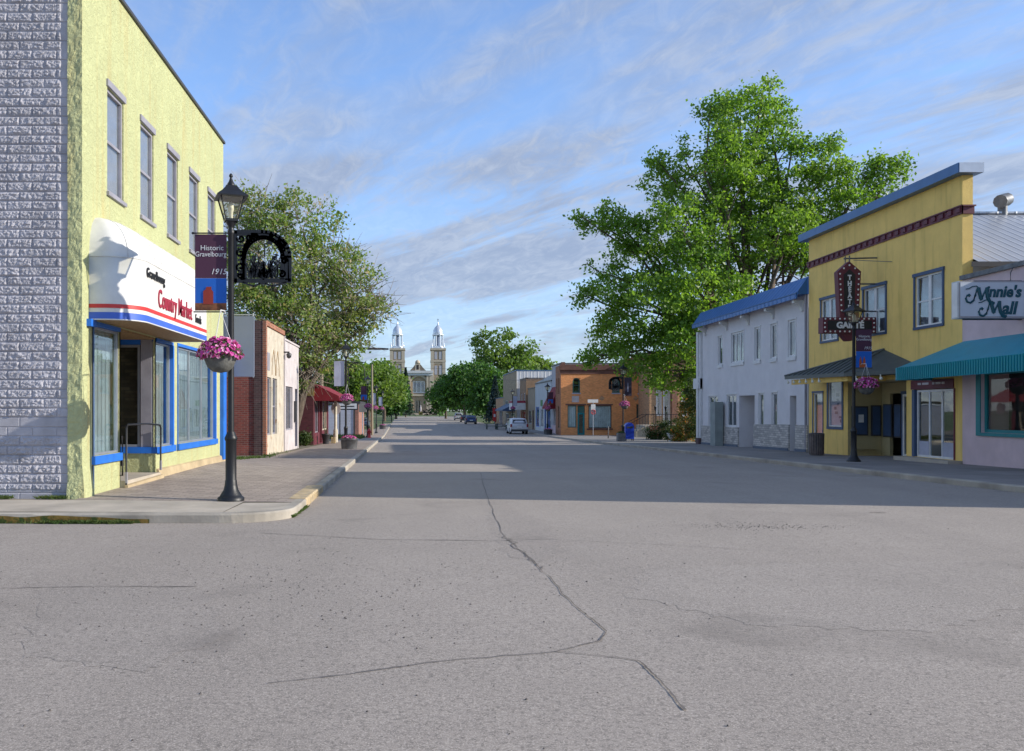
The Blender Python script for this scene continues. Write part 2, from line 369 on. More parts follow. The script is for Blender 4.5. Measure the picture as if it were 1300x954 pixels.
# ---------------------------------------------------------------- ground
_dy = [-100, 0, 85, 110, 150, 220, 480, 3000]; _dd = [1.27, 1.27, 2.53, 2.55, 2.45, 2.50, 2.92, 5.]
def gz(Y): return EYE - float(np.interp(Y, _dy, _dd))          # sidewalk level
def rz(Y): return gz(Y) - .13                                   # road level
def hump(Y): return float(np.interp(Y, [11.5, 13.9, 22, 24.6, 31], [0, .05, .2, .2, 0]))
def kl(Y): return -1.55-.018*max(Y, 0) if Y > 13.2 else -1.79
def kr(Y): return float(np.interp(Y, [0, 60, 85, 150, 330], [12.0, 12.0, 12.7, 12.7, 14]))
def zl(X, Y):
    t = min(1, max(0, (kl(Y)-X)/3.5)); return gz(Y)+hump(Y)*t
def W(x, y, Y): return Vector(((x-CX)/F*Y, Y, EYE+(HY-y)/F*Y))
XL, XR = -5.38, 16.6
PL = lambda X: (lambda u, v, d: (X-d, u, v))     # facade looking to +X
PR = lambda X: (lambda u, v, d: (X+d, u, v))     # facade looking to -X
PF = lambda Y: (lambda u, v, d: (u, Y+d, v))     # facade looking to the camera (-Y)

def sheet(name, m, xs, ys, zf, z_off=0):
    mb = MB(); mb.grid([[(x, y, zf(x, y)+z_off) for x in xs(y)] for y in ys], smooth=True); return struct(name, mb, m)
ysf = [-60, -20, 0, 4, 8, 11.95]
far_y = [11.95, 13.25, 13.35, 14, 18, 22, 26, 31, 40, 55, 70, 85, 97, 110, 130, 150, 185, 220, 270, 330]
g_ys = [-400, -100, -20, 0, 12, 30, 50, 70, 85, 97, 110, 130, 150, 185, 220, 300, 400, 480, 1000, 3000]
sheet('ground', M['lawn'], lambda y: [-3000, -300, -60, -20, -8, 0, 10, 20, 60, 300, 3000], g_ys, lambda x, y: rz(y), -.03)
road = sheet('road', M['asphalt'], lambda y: [-160, -60, -20, -8, 0, 8, 20, 60, 160], ysf, lambda x, y: rz(y))
sheet('street', M['asphalt'], lambda y: [kl(y)-.05 if y > 13.3 else -4.5, 0, 5, kr(y)+.05], far_y, lambda x, y: rz(y))
sheet('cross_road', M['asphalt'], lambda y: [-160, -10, 14, 160], [330, 345], lambda x, y: rz(y))
# yard dirt behind the left pavement and right pavement
sheet('yard', M['dirt'], lambda y: [-40, -20, -5.3], [12.0, 13.9, 22, 24.6, 31, 45, 60, 85, 110], lambda x, y: (zl(x, y)), -.02)
sheet('garden_soil', M['dirt'], lambda y: [16.4, 30, 45], [11, 30, 50, 85, 95], lambda x, y: gz(y), -.02)
# pavements with kerbs: left corner outline by hand
corner = []
for a in range(0, 91, 10):
    t = math.radians(a); corner.append((-2.72+.93*math.sin(t), 12.93-.93*math.cos(t)))   # from (-2.72,12) round to (-1.79,12.93)
def kerb_strip(pts, width, inward, name, m, zt, h=.16):
    mb = MB(); rows = []
    n = len(pts); off = []
    for i, p in enumerate(pts):
        a = Vector(pts[max(i-1, 0)]); b = Vector(pts[min(i+1, n-1)]); d = (b-a).normalized(); nn = Vector((-d.y, d.x))*inward; off.append(Vector(p)+nn*width)
    for p, q in zip(pts, off):
        z = zt(p[0], p[1]); bev = .02
        nx = (q-Vector(p)).normalized()
        p2 = Vector(p)+nx*bev
        rows.append([(p[0], p[1], z-h), (p[0], p[1], z-bev), (p2.x, p2.y, z+.004), (q.x, q.y, z+.004), (q.x, q.y, z-h)])
    mb.grid(rows, smooth=False); return struct(name, mb, m)
ylist = [14, 16, 18, 20, 22, 24.6, 28, 31, 36, 42, 50, 60, 72, 85, 97, 110, 130, 150]
lk = [(-40, 12.0), (-20, 12.0), (-8, 12.0), (-5, 12.0), (-3.5, 12.0)] + corner + [(kl(13.6), 13.6)] + [(kl(y), y) for y in ylist]
kerb_strip(lk, .17, 1, 'kerb_left', M['kerb'], lambda x, y: gz(y))
kerb_strip([(kl(y), y) for y in [14.3, 15.3, 16.4, 17.4]], .30, 1, 'kerb_paint', mat('worn_yellow_paint', (.55,.42,.24), .8, .2, 6, wear='#a09482', w0=.52, ws=7), lambda x, y: gz(y)+.005)
kerb_strip([(60, 11.5), (20, 11.5), (12.6, 11.5), (12.2, 11.65), (12.03, 12.0)]+[(kr(y), y) for y in [13, 14, 17, 20, 24, 30, 36, 42, 50, 60, 72, 85, 97, 110, 130, 150]], .17, -1, 'kerb_right', M['kerb'], lambda x, y: gz(y))
mb = MB()
rows = [[(x, y, zl(x, y)) for x in (-40, -20, -8, -6, -5, -4, -2.72)] for y in (12.17, 12.6, 13.0, 13.7)]
mb.grid(rows); mb.quad(*[(-2.72, 12.17, gz(12.2))] + [(-2.72+(x+2.72)*.82, 12.93+(y-12.93)*.82, gz(12.6)) for x, y in corner[1:]] + [(-1.96, 13.7, gz(13.7)), (-2.72, 13.7, gz(13.7))])
struct('sidewalk', mb, M['concrete'])
mb = MB(); mb.grid([[(-5.4-(kl(y)-.17+5.4)*-t, y, zl(-5.4+(kl(y)-.17+5.4)*t, y)) for t in (0, .3, .6, .85, 1)] for y in [13.715, 14, 16, 18, 20, 22, 24.6, 28, 31, 36, 42, 50, 60, 72, 85, 110, 150]])
struct('pavement_left', mb, M['paving'])
mb = MB(); mb.grid([[(x, y, gz(y)) for x in (kr(y)+.17, 14.5, 18.6)] for y in [12.6, 17, 24, 30, 40, 50, 60, 85, 110, 150]])
mb.grid([[(x, y, gz(y)+.002) for x in (12.2, 14, 17, 60)] for y in (11.66, 12.84)]); struct('pavement_right', mb, mat('grey_pavement', (.27,.25,.235), .85, .12, 3, kind='paving', bw=1.5, bh=1.5, ms=.012))
# joint line between apron and pavers, and the tar-filled cracks of the intersection
def groundpt(x, y):
    Y = 1.39/((y-HY)/F-.0148); return ((x-CX)/F*Y, Y)
def strip(mb, pts, wd, zf, off=.006):
    P3 = []
    for i, p in enumerate(pts):
        a = Vector(pts[max(i-1, 0)]); b = Vector(pts[min(i+1, len(pts)-1)]); d = (b-a).normalized(); nn = Vector((-d.y, d.x))
        ww = wd*(.45+.9*random.random())*(1+.9*max(0, noise.noise((p[0]*1.3, p[1]*1.3, 0)))); P3.append((Vector(p)-nn*ww/2, Vector(p)+nn*ww/2))
    for i in range(len(pts)-1):
        a, b, c, d = P3[i][0], P3[i+1][0], P3[i+1][1], P3[i][1]
        mb.quad(*[(q.x, q.y, zf(q.y)+off) for q in (a, b, c, d)])
def wobble(pts, n=14, amp=.02):
    o = []
    for i in range(len(pts)-1):
        a, b = Vector(pts[i]), Vector(pts[i+1])
        for k in range(n):
            q = a.lerp(b, k/n); L_ = (b-a).length; o.append((q.x+random.uniform(-1, 1)*amp*min(L_, 1.5), q.y+random.uniform(-1, 1)*amp*min(L_, 1.5)))
    o.append(tuple(pts[-1])); return o
def crack(px, wd, amp=.013):
    mb = MB(); strip(mb, wobble([groundpt(*p) for p in px], 9, amp), wd, rz); o = struct('road_crack', mb, M['crack']); return o
crack([(610,600),(622,640),(640,680),(688,722),(720,758),(752,785),(770,800),(762,812),(706,826),(560,838),(430,856),(340,866)], .009)
crack([(706,826),(790,834),(812,838),(842,866),(870,900)], .011)
crack([(330,676),(480,684),(620,686)], .014); crack([(0,684),(100,676),(240,668)], .006)
crack([(620,686),(700,684),(860,692),(1000,700)], .008)
crack([(640,680),(665,700),(676,712),(690,722)], .014, .05)
crack([(0,746),(110,744),(250,744)], .014); crack([(1105,650),(1125,651)], .03)
mb = MB(); strip(mb, [(-5.3, 13.705), (-4.4, 13.70), (-3.0, 13.70), (-2.0, 13.70)], .022, gz, .012); strip(mb, [(-4.1, 12.2), (-3.85, 13.0), (-3.6, 13.7)], .012, gz, .012); struct('pavement_joint', mb, M['blk'])
mb = MB(); rows = []
for i in range(60):
    x = -9+i*.09; rows.append([(x, 11.992, rz(12)), (x, 11.994, gz(12)-.03+.025*noise.noise((x*2.3, 0, 0))-.06*max(0, (x+4.6)))])
mb.grid(rows); struct('kerb_moss', mb, mat('moss', (.22,.14,.03), .95, .35, 5, .5, 40, wear='#3a4a1c', w0=.5, ws=4))
def patch(px, m):
    mb = MB(); p3 = wobble([groundpt(*p) for p in px]+[groundpt(*px[0])], 14, .05)[:-1]
    mb.quad(*[(x, y, rz(y)+.0014) for x, y in p3]); struct('road_patch', mb, m)
patch([(618,646),(668,648),(700,668),(716,700),(690,712),(640,706),(626,672)], mat('asphalt_patch', (.318,.277,.240), .9, kind='asphalt'))
patch([(820,722),(1010,714),(1292,712),(1296,770),(1180,800),(960,792),(800,756)], mat('asphalt_patch_light', (.345,.302,.262), .9, kind='asphalt'))
patch([(60,742),(245,744),(300,800),(180,850),(20,830)], mat('asphalt_patch_worn', (.322,.282,.245), .9, kind='asphalt'))
patch([(905,646),(1000,650),(1010,660),(960,668),(900,660)], MATS['asphalt_patch'])
# gravel on the road
mb = MB()
for i in range(1100):
    if i < 520: x, y = random.gauss(-.9, 1.7), random.gauss(7.2, 1.3)
    elif i < 900: x, y = random.gauss(4.6, .6), random.gauss(11.6, .25)
    else: x, y = random.uniform(-9, 9), random.uniform(3, 12)
    if y > 11.8 and x < -1.5: continue
    r = random.uniform(.003, .0095)*(1.25 if i > 1480 else 1); z = rz(y)+r*.3
    v = [(x+r*random.uniform(.6,1.3)*math.cos(a), y+r*random.uniform(.6,1.3)*math.sin(a), z) for a in (0, 1.57, 3.14, 4.71)]
    t = (x, y, z+r*.9)
    for k in range(4): mb.quad(v[k], v[(k+1) % 4], t)
tag(mb.build('gravel', mat('gravel', (.13,.115,.105), .9, .5, 60)), 'loose dark gravel scattered over the asphalt intersection', 'gravel', kind='stuff')
# weeds along the left kerb
mb = MB()
for i in range(9000):
    q = random.random()
    if q < .45: x, y = random.uniform(-7.2, -3.9), 11.985-abs(random.gauss(0, .035)); n_ = noise.noise((x*.8, 3, 0))+.22*(-x-4.6)+random.gauss(0, .12)
    elif q < .7: x, y = random.uniform(-8, -5.6), 13.88+random.gauss(0, .06); n_ = noise.noise((x*2, 8, 0))
    elif q < .8: x, y = -1.80-random.random()*.02, random.uniform(12.7, 14.2); n_ = .2
    else: x, y = -5.55+random.gauss(0, .16), 28.3+random.gauss(0, 3.2); n_ = noise.noise((x*2, y, 0))
    if n_ < -.02: continue
    z = (rz(y) if y < 12 or x > -1.9 else gz(y)+.05); a = random.uniform(0, 6.28); h = random.uniform(.015, .06); wv = random.uniform(.004, .011)
    if q > .8 and y < 24.8: continue
    dx, dy = math.cos(a)*wv, math.sin(a)*wv; lx, ly = random.gauss(0, .03), random.gauss(0, .03)
    if q > .8: z = zl(x, y); h *= 1.6; dx *= 2; dy *= 2
    mb.quad((x-dx, y-dy, z), (x+dx, y+dy, z), (x+lx+dx*.6, y+ly+dy*.6, z+h*.8), (x+lx, y+ly, z+h))
tag(mb.build('weeds', mat('weed', (.07,.13,.03), .8, .2, 20, kind='leaf', col2=(.12,.16,.04), cs=4)), 'low green weeds growing along the kerb and wall foot', 'weeds', kind='stuff')
# ---------------------------------------------------------------- windows
def window(parent, P, u0, u1, v0, v1, d=.08, fr='white', fw=.05, kind='single', back='dark', head=0., sill=0., gl='glass', backd=.12, name='window', trim=0., trimm=None, proud=.02, inner=None, label=None):
    """frame mesh (part) with pane and blind (sub-parts) set in an opening"""
    P_ = P; mb = MB(); w_ = u1-u0
    def b(a, c, e, g, d0, d1): mb.pbox(P_, a, c, e, g, d0, d1)
    f = fw
    b(u0, u1, v0, v0+f, d-.02, d+.05); b(u0, u1, v1-f, v1, d-.02, d+.05); b(u0, u0+f, v0+f, v1-f, d-.02, d+.05); b(u1-f, u1, v0+f, v1-f, d-.02, d+.05)
    vm = (v0+v1)/2; cols = 1
    if kind == 'hung': b(u0+f, u1-f, vm-.025, vm+.025, d-.005, d+.045)
    if kind.startswith('cols'): 
        cols = int(kind[4:])
        for k in range(1, cols): x = u0+w_*k/cols; b(x-f*.45, x+f*.45, v0+f, v1-f, d-.01, d+.045)
    if kind == 'twohung':
        um = (u0+u1)/2; b(um-.07, um+.07, v0+f, v1-f, d-.02, d+.05)
        for s in ((u0+f, um-.07), (um+.07, u1-f)): b(s[0], s[1], vm-.03, vm+.02, d-.005, d+.045)
    if kind == 'cross': 
        b(u0+f, u1-f, vm-.02, vm+.02, d-.005, d+.045); um = (u0+u1)/2; b(um-.02, um+.02, v0+f, v1-f, d-.004, d+.044)
    fo = mb.build(name, M[fr] if isinstance(fr, str) else fr, parent)
    if label: fo['label'] = label
    MB().pbox(P_, u0+f*.6, u1-f*.6, v0+f*.6, v1-f*.6, d+.012, d+.018).build('pane', M[gl], fo)
    MB().pbox(P_, u0+.004, u1-.004, v0+.004, v1-.004, d+backd, d+backd+.02).build('interior' if back == 'dark' else 'blind', M[back], fo)
    if inner: inner(fo)
    if trim:
        t = MB(); e = trim; t.pbox(P_, u0-e, u0-.003, v0-.003, v1+.003, -proud, .03); t.pbox(P_, u1+.003, u1+e, v0-.003, v1+.003, -proud, .03)
        t.pbox(P_, u0-e*1.25, u1+e*1.25, v1+.004, v1+e*1.25, -proud*1.7, .03); t.pbox(P_, u0-e, u1+e, v0-e, v0-.004, -proud*1.4, .03)
        t.build('trim', M[trimm], fo)
    if sill:
        s = MB(); s.pbox(P_, u0-.05, u1+.05, v0-sill, v0-.003, -.06, .05); s.build('sill', M['white'] if trimm is None else M[trimm], fo)
    return fo

# ================================================================ lime stucco market building (left corner)
mk = thing('market_building', 'two storey lime yellow stucco corner shop with blue trimmed windows and painted block side wall', 'building', (XL, 14, 0.03))
P = PL(XL); H = 8.92; Y0, Y1 = 14.0, 24.2; shop_b, shop_t = .72, 2.98
ups = [(15.10+1.82*k, 15.95+1.82*k+.03*(k > 2), 5.30, 7.13) for k in range(5)]
holes = [(a, b, c, d, .2) for a, b, c, d in ups]
holes += [(14.42, 15.78, shop_b, shop_t, .3), (15.78, 17.92, .16, shop_t, .02), (17.92, 19.18, shop_b, shop_t, .05), (19.52, 23.25, .72, 3.0, .3)]
mb = MB(); mb.wall(P, Y0, Y1, -.3, H, holes)
mb.build('facade', M['yel_stucco'], mk)
mb = MB(); mb.box(-26, XL-.26, Y1-.25, Y1-.004, -.3, H-.02); mb.box(-26, -25.75, Y0+.2, Y1-.3, -.3, H-.02); mb.build('rear_wall', M['yel_stucco'], mk)
MB().box(-25.7, XL-.3, Y0+.32, Y1-.3, H-.5, H-.4).build('roof', M['coping'], mk)
mb = MB(); mb.box(XL-.28, XL+.05, Y0-.08, Y1+.05, H, H+.06); mb.box(-26, XL-.29, Y0-.08, Y0+.2, H, H+.06); mb.build('coping', M['coping'], mk)
# corner pier of stucco wrapping onto the camera side
mb = MB(); xs = np.linspace(XL-.235, XL, 10); zs = np.linspace(-.2, H-.01, 260)
rows = []
for z in zs:
    r = [(XL-.235, Y0+.02, z)]
    for x in xs:
        fl = max(0, .45-z)*.18
        r.append((x+(.10*max(0, .6-z) if x > XL-.03 else 0), Y0-.035-fl*.6-.014*noise.noise((x*9, 1, z*7))-.01*noise.noise((x*24, 4, z*20)), z))
    r.append((XL+.012+.10*max(0, .6-z), Y0+.10, z)); r.append((XL+.004+.10*max(0, .6-z), Y0+.36, z)); rows.append(r)
mb.grid(rows, smooth=False); mb.build('corner_pier', M['yel_stucco'], mk)
# rock-faced painted block wall
bw_, bh_ = .40, .152
def blockz(x, z):
    r = math.floor(z/bh_); fz = z/bh_-r; xx = x/bw_+(r % 2)*.5; c = math.floor(xx); fx = xx-c
    e = min(fx*bw_, (1-fx)*bw_, fz*bh_, (1-fz)*bh_)
    if e < .006: return 0.
    if (x > XL-.36) or (1.05 < z < 1.4 and x > XL-1.6) or (.2+.5*0 > z > .0): return .012
    k = min(1, (e-.006)/.022)
    n_ = abs(noise.noise((x*15+c*7.3, r*3.1, z*19)))*1.5+abs(noise.noise((x*30, 9+r, z*42)))*.9+.25+.3*noise.noise((c*3.7, r*5.1, 0))
    return .010+k*.020*max(.1, n_)
mb = MB(); gx = np.arange(XL-2.7, XL-.235+1e-6, .0145); gzv = np.arange(-.15, H, .0145)
mb.grid([[(x, Y0-blockz(x, z), z) for x in gx] for z in gzv], smooth=False)
mb.build('block_wall', M['block'], mk)
MB().wall(PF(Y0-.01), -26, XL-2.7, -.3, H).build('block_wall', mat('block_bump', (.42,.41,.46), .8, .08, 3, kind='brick', bw=.4, bh=.152, ms=.01, col2=(.36,.355,.40), mortar=(.25,.25,.28), bump=1., bs=30), mk)
for a, b, c, d in ups:
    window(mk, P, a+.005, b-.005, c+.005, d-.005, .05, 'winframe', .055, 'hung', 'screen', sill=0, backd=.05)
    t = MB(); t.pbox(P, a-.05, b+.05, d+.004, d+.12, -.035, .02); t.pbox(P, a-.04, b+.05, c-.07, c-.004, -.05, .02); t.build('window_head', M['winframe'], mk)
# shop windows with curtains
def blueframe(a, b, lo=shop_b, hi=shop_t, post=(1, 1)):
    t = MB(); t.pbox(P, a-.04*post[0], b+.06*post[1], lo-.14, lo-.003, -.06, .05); t.pbox(P, a, b, hi-.07, hi-.003, -.02, .1)
    if post[0]: t.pbox(P, a+.003, a+.03, lo, hi-.075, -.02, .1)
    if post[1]: t.pbox(P, b-.09, b-.003, lo, hi-.075, -.035, .1)
    t.build('shop_window_trim', M['blue'], mk)
blueframe(14.42, 15.74, post=(1, 0)); blueframe(17.98, 19.18, post=(0, 1)); blueframe(19.52, 23.25, .72, 3.0, (1, 1))
window(mk, P, 14.455, 15.77, shop_b+.005, shop_t-.08, .06, 'alu', .035, 'single', 'curtain', gl='glass_r', backd=.12, name='shop_window')
window(mk, P, 17.93, 19.08, shop_b+.005, shop_t-.08, .06, 'alu', .035, 'single', 'curtain', gl='glass_r', backd=.12, name='shop_window')
window(mk, P, 19.56, 23.15, .725, 2.92, .06, 'alu', .035, 'cols3', 'curtain', gl='glass_r', backd=.12, name='shop_window')
# recessed entry
mb = MB(); mb.box(XL-1.55, XL-.003, 17.93, 18.05, -.1, shop_b-.13); mb.build('entry_low_wall', M['yel_stucco'], mk)
mb = MB(); mb.box(XL-1.55, XL+.04, 17.88, 18.06, shop_b-.127, shop_b); mb.box(XL-1.55, XL-.32, 17.9, 18.02, shop_t-.14, shop_t); mb.build('entry_sill', M['blue'], mk)
PFe = PF(17.93)
window(mk, PFe, XL-1.5, XL-.33, shop_b+.004, shop_t-.145, .02, 'alu', .05, 'single', 'brown_in', backd=.5, name='entry_window')
mb = MB(); mb.box(XL-.31, XL-.09, 17.915, 18.03, shop_b+.004, shop_t-.02); mb.build('corner_post', M['winframe'], mk)
mb = MB(); mb.box(XL-1.6, XL-.32, 15.62, 15.74, -.1, shop_b-.13); mb.build('entry_low_wall', M['yel_stucco'], mk)
window(mk, PL(XL-1.6), 15.85, 17.85, .18, 2.7, .0, 'alu', .09, 'cols2', 'dark', name='entry_door', backd=.8)
mb = MB(); mb.box(XL-1.7, XL-.02, 15.76, 17.9, shop_t-.04, shop_t+.02); mb.build('entry_ceiling', M['soffit'], mk)
mb = MB(); mb.box(XL-1.7, XL+.10, 15.75, 17.92, -.1, .20); mb.build('entry_step', M['concrete'], mk)
mb = MB(); mb.hexa([(XL, 17.95, -.1), (XL+.12, 17.95, -.1), (XL+.12, Y1-.05, -.1), (XL, Y1-.05, -.1), (XL, 17.95, .27), (XL+.05, 17.95, .25), (XL+.05, Y1-.05, .22), (XL, Y1-.05, .24)])
mb.hexa([(XL+.104, 15.7, -.1), (XL+.18, 15.7, -.1), (XL+.18, 17.95, -.1), (XL+.104, 17.95, -.1), (XL+.104, 15.7, .13), (XL+.16, 15.7, .12), (XL+.16, 17.95, .15), (XL+.104, 17.95, .16)])
mb.build('footing', mat('sandy_render', (.46,.36,.22), .9, .15, 2, .4, 20), mk)
# downpipe at the corner and the meter box
mb = MB(); mb.tube([(XL+.02, 14.40, .02), (XL+.02, 14.40, 2.9)], .016); mb.build('conduit', M['navy'], mk)
mb = MB(); mb.pbox(P, 14.12, 14.36, 2.86, 2.98, -.09, -.003); mb.build('bracket', M['blue'], mk)
# far blue pier
mb = MB(); mb.box(XL-.05, XL+.10, 23.78, 24.16, .12, 3.1); mb.build('blue_pier', M['blue'], mk)
# railing
r = thing('handrail', 'black pipe handrail in front of the recessed entry of the lime market shop', 'handrail', (XL+.1, 15.8, .1))
mb = MB()
def railtube(mb, pts, rad=.018): mb.tube(pts, rad, 8)
railtube(mb, [(XL+.12, 15.74, .0), (XL+.12, 15.74, 1.16), (XL+.12, 15.80, 1.22), (XL+.12, 16.9, 1.22), (XL+.12, 17.8, 1.18), (XL+.12, 17.86, 1.12), (XL+.12, 17.86, .42)])
mb.build('rail', M['black'], r)
mb = MB(); railtube(mb, [(XL+.05, 15.74, 1.02), (XL+.05, 15.74, .30), (XL-.25, 15.78, .30)]); railtube(mb, [(XL-.10, 15.9, .62), (XL-.10, 15.9, 1.18), (XL+.1, 15.9, 1.2)]); mb.box(XL-.16, XL+.02, 15.86, 15.89, .46, .64); mb.build('bracket', M['black'], r)
mb = MB(); mb.pbox(P, 15.72, 15.76, .16, .36, -.14, -.10); mb.pbox(P, 17.84, 17.88, .25, .45, -.14, -.10); mb.build('fixing_plate', M['winframe'], r)

# awning
aw = thing('shop_awning', 'white barrel awning with red and blue stripes and red market lettering on the lime shop', 'awning', (XL, 14.32, 3.0))
ay0, ay1, az = 14.24, 18.95, 2.97; prj = .80
prof = [(prj, az), (prj, az+.1), (prj, az+.19), (prj, az+1.05)]
for a in range(0, 91, 9):
    t = math.radians(a); prof.append((prj*math.cos(t)+.0, az+1.05+.72*math.sin(t)))
RC = .56
def plan(end=True):
    p = [(.0, ay0), (prj-RC, ay0)]
    p += [(prj-RC+RC*math.sin(t), ay0+RC-RC*math.cos(t)) for t in np.linspace(0, math.pi/2, 12)[1:]]
    p += [(prj, y) for y in np.linspace(ay0+RC+.1, ay1, 22)]
    return p
def aw_row(d, z, e=0.):
    s = d/prj; k = (1-s)*.42
    return [(XL+px*s+e*(px > .05), py+k*max(0, 1-(py-ay0)/2.0)-e*(py < ay0+.3), z) for px, py in plan()]
mb = MB(); mb.grid([aw_row(d, z) for d, z in prof]); mb.quad(*[(XL+d, ay1, z) for d, z in prof][::-1], (XL, ay1, az)); mb.build('canvas', M['vinyl'], aw)
mb = MB(); mb.quad(*[(x-.01, y+.01, az+.03) for x, y, z in aw_row(prj, 0)], (XL, ay1-.01, az+.03)); mb.build('soffit', M['soffit'], aw)
def stripe(z0, z1, m):
    mb = MB(); mb.grid([aw_row(prj, z0, .006), aw_row(prj, z1, .006)]); mb.build('stripe', M[m], aw)
stripe(az+.20, az+.265, 'red'); stripe(az+.02, az+.13, 'blue_v')
mb = MB(); mb.tube(aw_row(prj, az+.01, .008), .012); mb.tube(aw_row(prj, az+1.05, .002), .006)
for q in range(1, 10):
    yy = ay0+RC+(ay1-ay0-RC)*q/10
    mb.tube([(XL+d+.004, yy+(1-d/prj)*.42*max(0, 1-(yy-ay0)/2.0), z) for d, z in prof[3:]], .007, 4)
for q in (6, 9): mb.tube([aw_row(d, z, .003)[q] for d, z in prof[3:]], .006, 4)
mb.build('piping', M['vinyl'], aw)
PX = XL+prj+.012
lettering('Gravelbourg', M['blk'], aw, (PX, 15.24, 3.83), (0, 1, 0), .24, sx=.80, bold=0, space=1.08)
lettering('Country Market', M['redtxt'], aw, (PX, 16.52, 3.46), (0, 1, 0), .47, sx=.72, bold=.002, space=1.04)
lettering('Foods', M['blk'], aw, (PX, 18.2, 3.38), (0, 1, 0), .25, sx=.74, bold=0, space=1.08)

# projecting blank sign
sg = thing('blank_sign', 'blank grey blue double panel sign projecting from the far end of the lime shop', 'sign', (XL, 24.4, 2.4))
mb = MB(); mb.box(-5.45, -4.55, 24.35, 24.42, 2.42, 4.12); mb.build('panel', M['greysign'], sg)
mb = MB(); mb.box(-5.62, -5.46, 24.30, 24.40, 2.42, 4.12); mb.tube([(-5.6, 24.38, 4.16), (-4.5, 24.38, 4.16)], .02); mb.tube([(-4.58, 24.38, 4.2), (-4.58, 24.38, 2.4)], .02); mb.build('frame', M['alu'], sg)

# ================================================================ red brick shop with peeling cream front
bs = thing('brick_shop', 'small one storey shop with old red brick side wall and peeling cream front', 'building', (-5.85, 33.5, gz(33.5)))
PB = PL(-5.85); g0 = gz(33.5)-.3; top1 = EYE+113*33.5/F
h2 = [(34.1, 35.1, gz(34)+.75, 2.78, .25), (35.35, 36.5, gz(34)+.75, 2.78, .25)]
MB().wall(PB, 33.72, 38.3, g0, top1-.18, h2).build('front_wall', M['cream'], bs)
MB().wall(PB, 38.42, 43.2, g0-.2, top1-.35, [(38.95, 41.1, .55, 2.55, .3), (41.9, 42.8, -.3, 2.5, .3)]).build('front_wall', M['lilac'], bs, label='pale lilac plaster half of the front')
MB().box(-26, -5.87, 33.5, 33.7, g0, top1-.5).build('side_wall', M['red_brick'], bs)
mb = MB(); mb.box(-6.25, -5.83, 33.46, 33.72, g0, top1); mb.build('corner_pier', M['dk_brick'], bs)
mb = MB(); mb.box(-5.92, -5.78, 33.45, 33.70, g0, top1-.01); mb.box(-5.9, -5.79, 33.70, 38.35, top1-.17, top1+.02); mb.build('brick_edging', mat('orange_edge_brick', (.36,.13,.07), .85, .2, 3, kind='brick', mortar=(.35,.28,.22)), bs)
mb = MB(); mb.box(-5.94, -5.79, 38.3, 38.42, g0, top1-.2); mb.box(-5.9, -5.8, 38.42, 43.2, top1-.36, top1-.28); mb.build('pilaster', M['lilac'], bs)
MB().box(-26, -5.87, 33.7, 43.2, top1-.8, top1-.7).build('roof', M['coping'], bs)
MB().box(-26, -5.87, 43.0, 43.2, g0-.3, top1-.6).build('side_wall', M['tan_brick'], bs)
for k, (a, b, c, d, e) in enumerate(h2): window(bs, PB, a, b, c, d, .1, 'winframe', .06, 'hung' if k else 'single', 'greysign')
window(bs, PB, 38.95, 41.1, .55, 2.55, .12, 'winframe', .06, 'cols2', 'dark', gl='glass_r'); window(bs, PB, 41.9, 42.8, -.3, 2.5, .15, 'maroon', .08, 'single', 'dark', name='door')
mb = MB()
for c in (35.6, 36.6):
    pts = [(-5.84, c-.42, 2.9), (-5.84, c-.40, 3.25), (-5.84, c-.2, 3.65), (-5.84, c, 3.95), (-5.84, c+.2, 3.65), (-5.84, c+.40, 3.25), (-5.84, c+.42, 2.9)]
    mb.tube(pts, .014, 4)
mb.build('pointed_arch_trim', M['soffit'], bs)
mb = MB(); mb.box(-5.85, -5.6, 38.3, 38.4, 4.0, 4.06); mb.lathe([(.02, 0), (.1, .05), (.12, .2), (.03, .26)], (-5.62, 38.35, 3.75), 8); mb.build('wall_lamp', M['coping'], bs)
mb = MB(); mb.pbox(PB, 41.5, 41.8, .9, 1.9, -.12, -.003); mb.build('meter_box', M['coping'], bs)
mb = MB(); mb.pbox(PB, 34.0, 34.6, 3.05, 3.75, -.02, -.003); mb.build('vent_panel', M['winframe'], bs)

# ================================================================ maroon shop
ms_ = thing('maroon_shop', 'low shop with dark maroon side wall beyond the peeling cream shop', 'building', (-5.75, 48.7, gz(48.7)))
gm = gz(48.7)-.3; tm = EYE+17*48.7/F; PM = PL(-5.75)
MB().box(-22, -5.76, 48.7, 48.95, gm, tm).build('side_wall', mat('maroon_brick', (.11,.022,.03), .8, .2, 2, kind='brick', col2=(.08,.015,.02), mortar=(.1,.04,.04)), ms_)
MB().box(-22, -5.74, 48.68, 49.0, tm+.01, tm+.75).build('parapet', mat('olive_parapet', (.24,.18,.06), .9, .2, 2), ms_)
MB().wall(PM, 48.98, 57, gm, tm+.7, [(49.4, 51.4, .15, 2.3, .3), (51.7, 53.0, -.5, 2.3, .5), (53.3, 56.4, .2, 2.3, .3)]).build('front_wall', M['maroon'], ms_)
window(ms_, PM, 49.4, 51.4, .15, 2.3, .1, 'winframe', .06, 'cols2', 'dark', gl='glass_r'); window(ms_, PM, 51.7, 53.0, -.5, 2.3, .2, 'cream', .09, 'single', 'dark', name='door'); window(ms_, PM, 53.3, 56.4, .2, 2.3, .1, 'cream', .08, 'cols3', 'dark', gl='glass_r')
MB().box(-22, -5.8, 49, 57, tm+.3, tm+.4).build('roof', M['coping'], ms_)
mb = MB(); mb.lathe([(.14, 0), (.14, .8), (.09, .85), (.09, 2.6)], (-5.05, 54.5, gz(54)), 10); mb.build('porch_column', M['cream'], ms_)
am = thing('maroon_awning', 'dark red shed awning over the maroon shop door', 'awning', (-5.75, 49, 2.1))
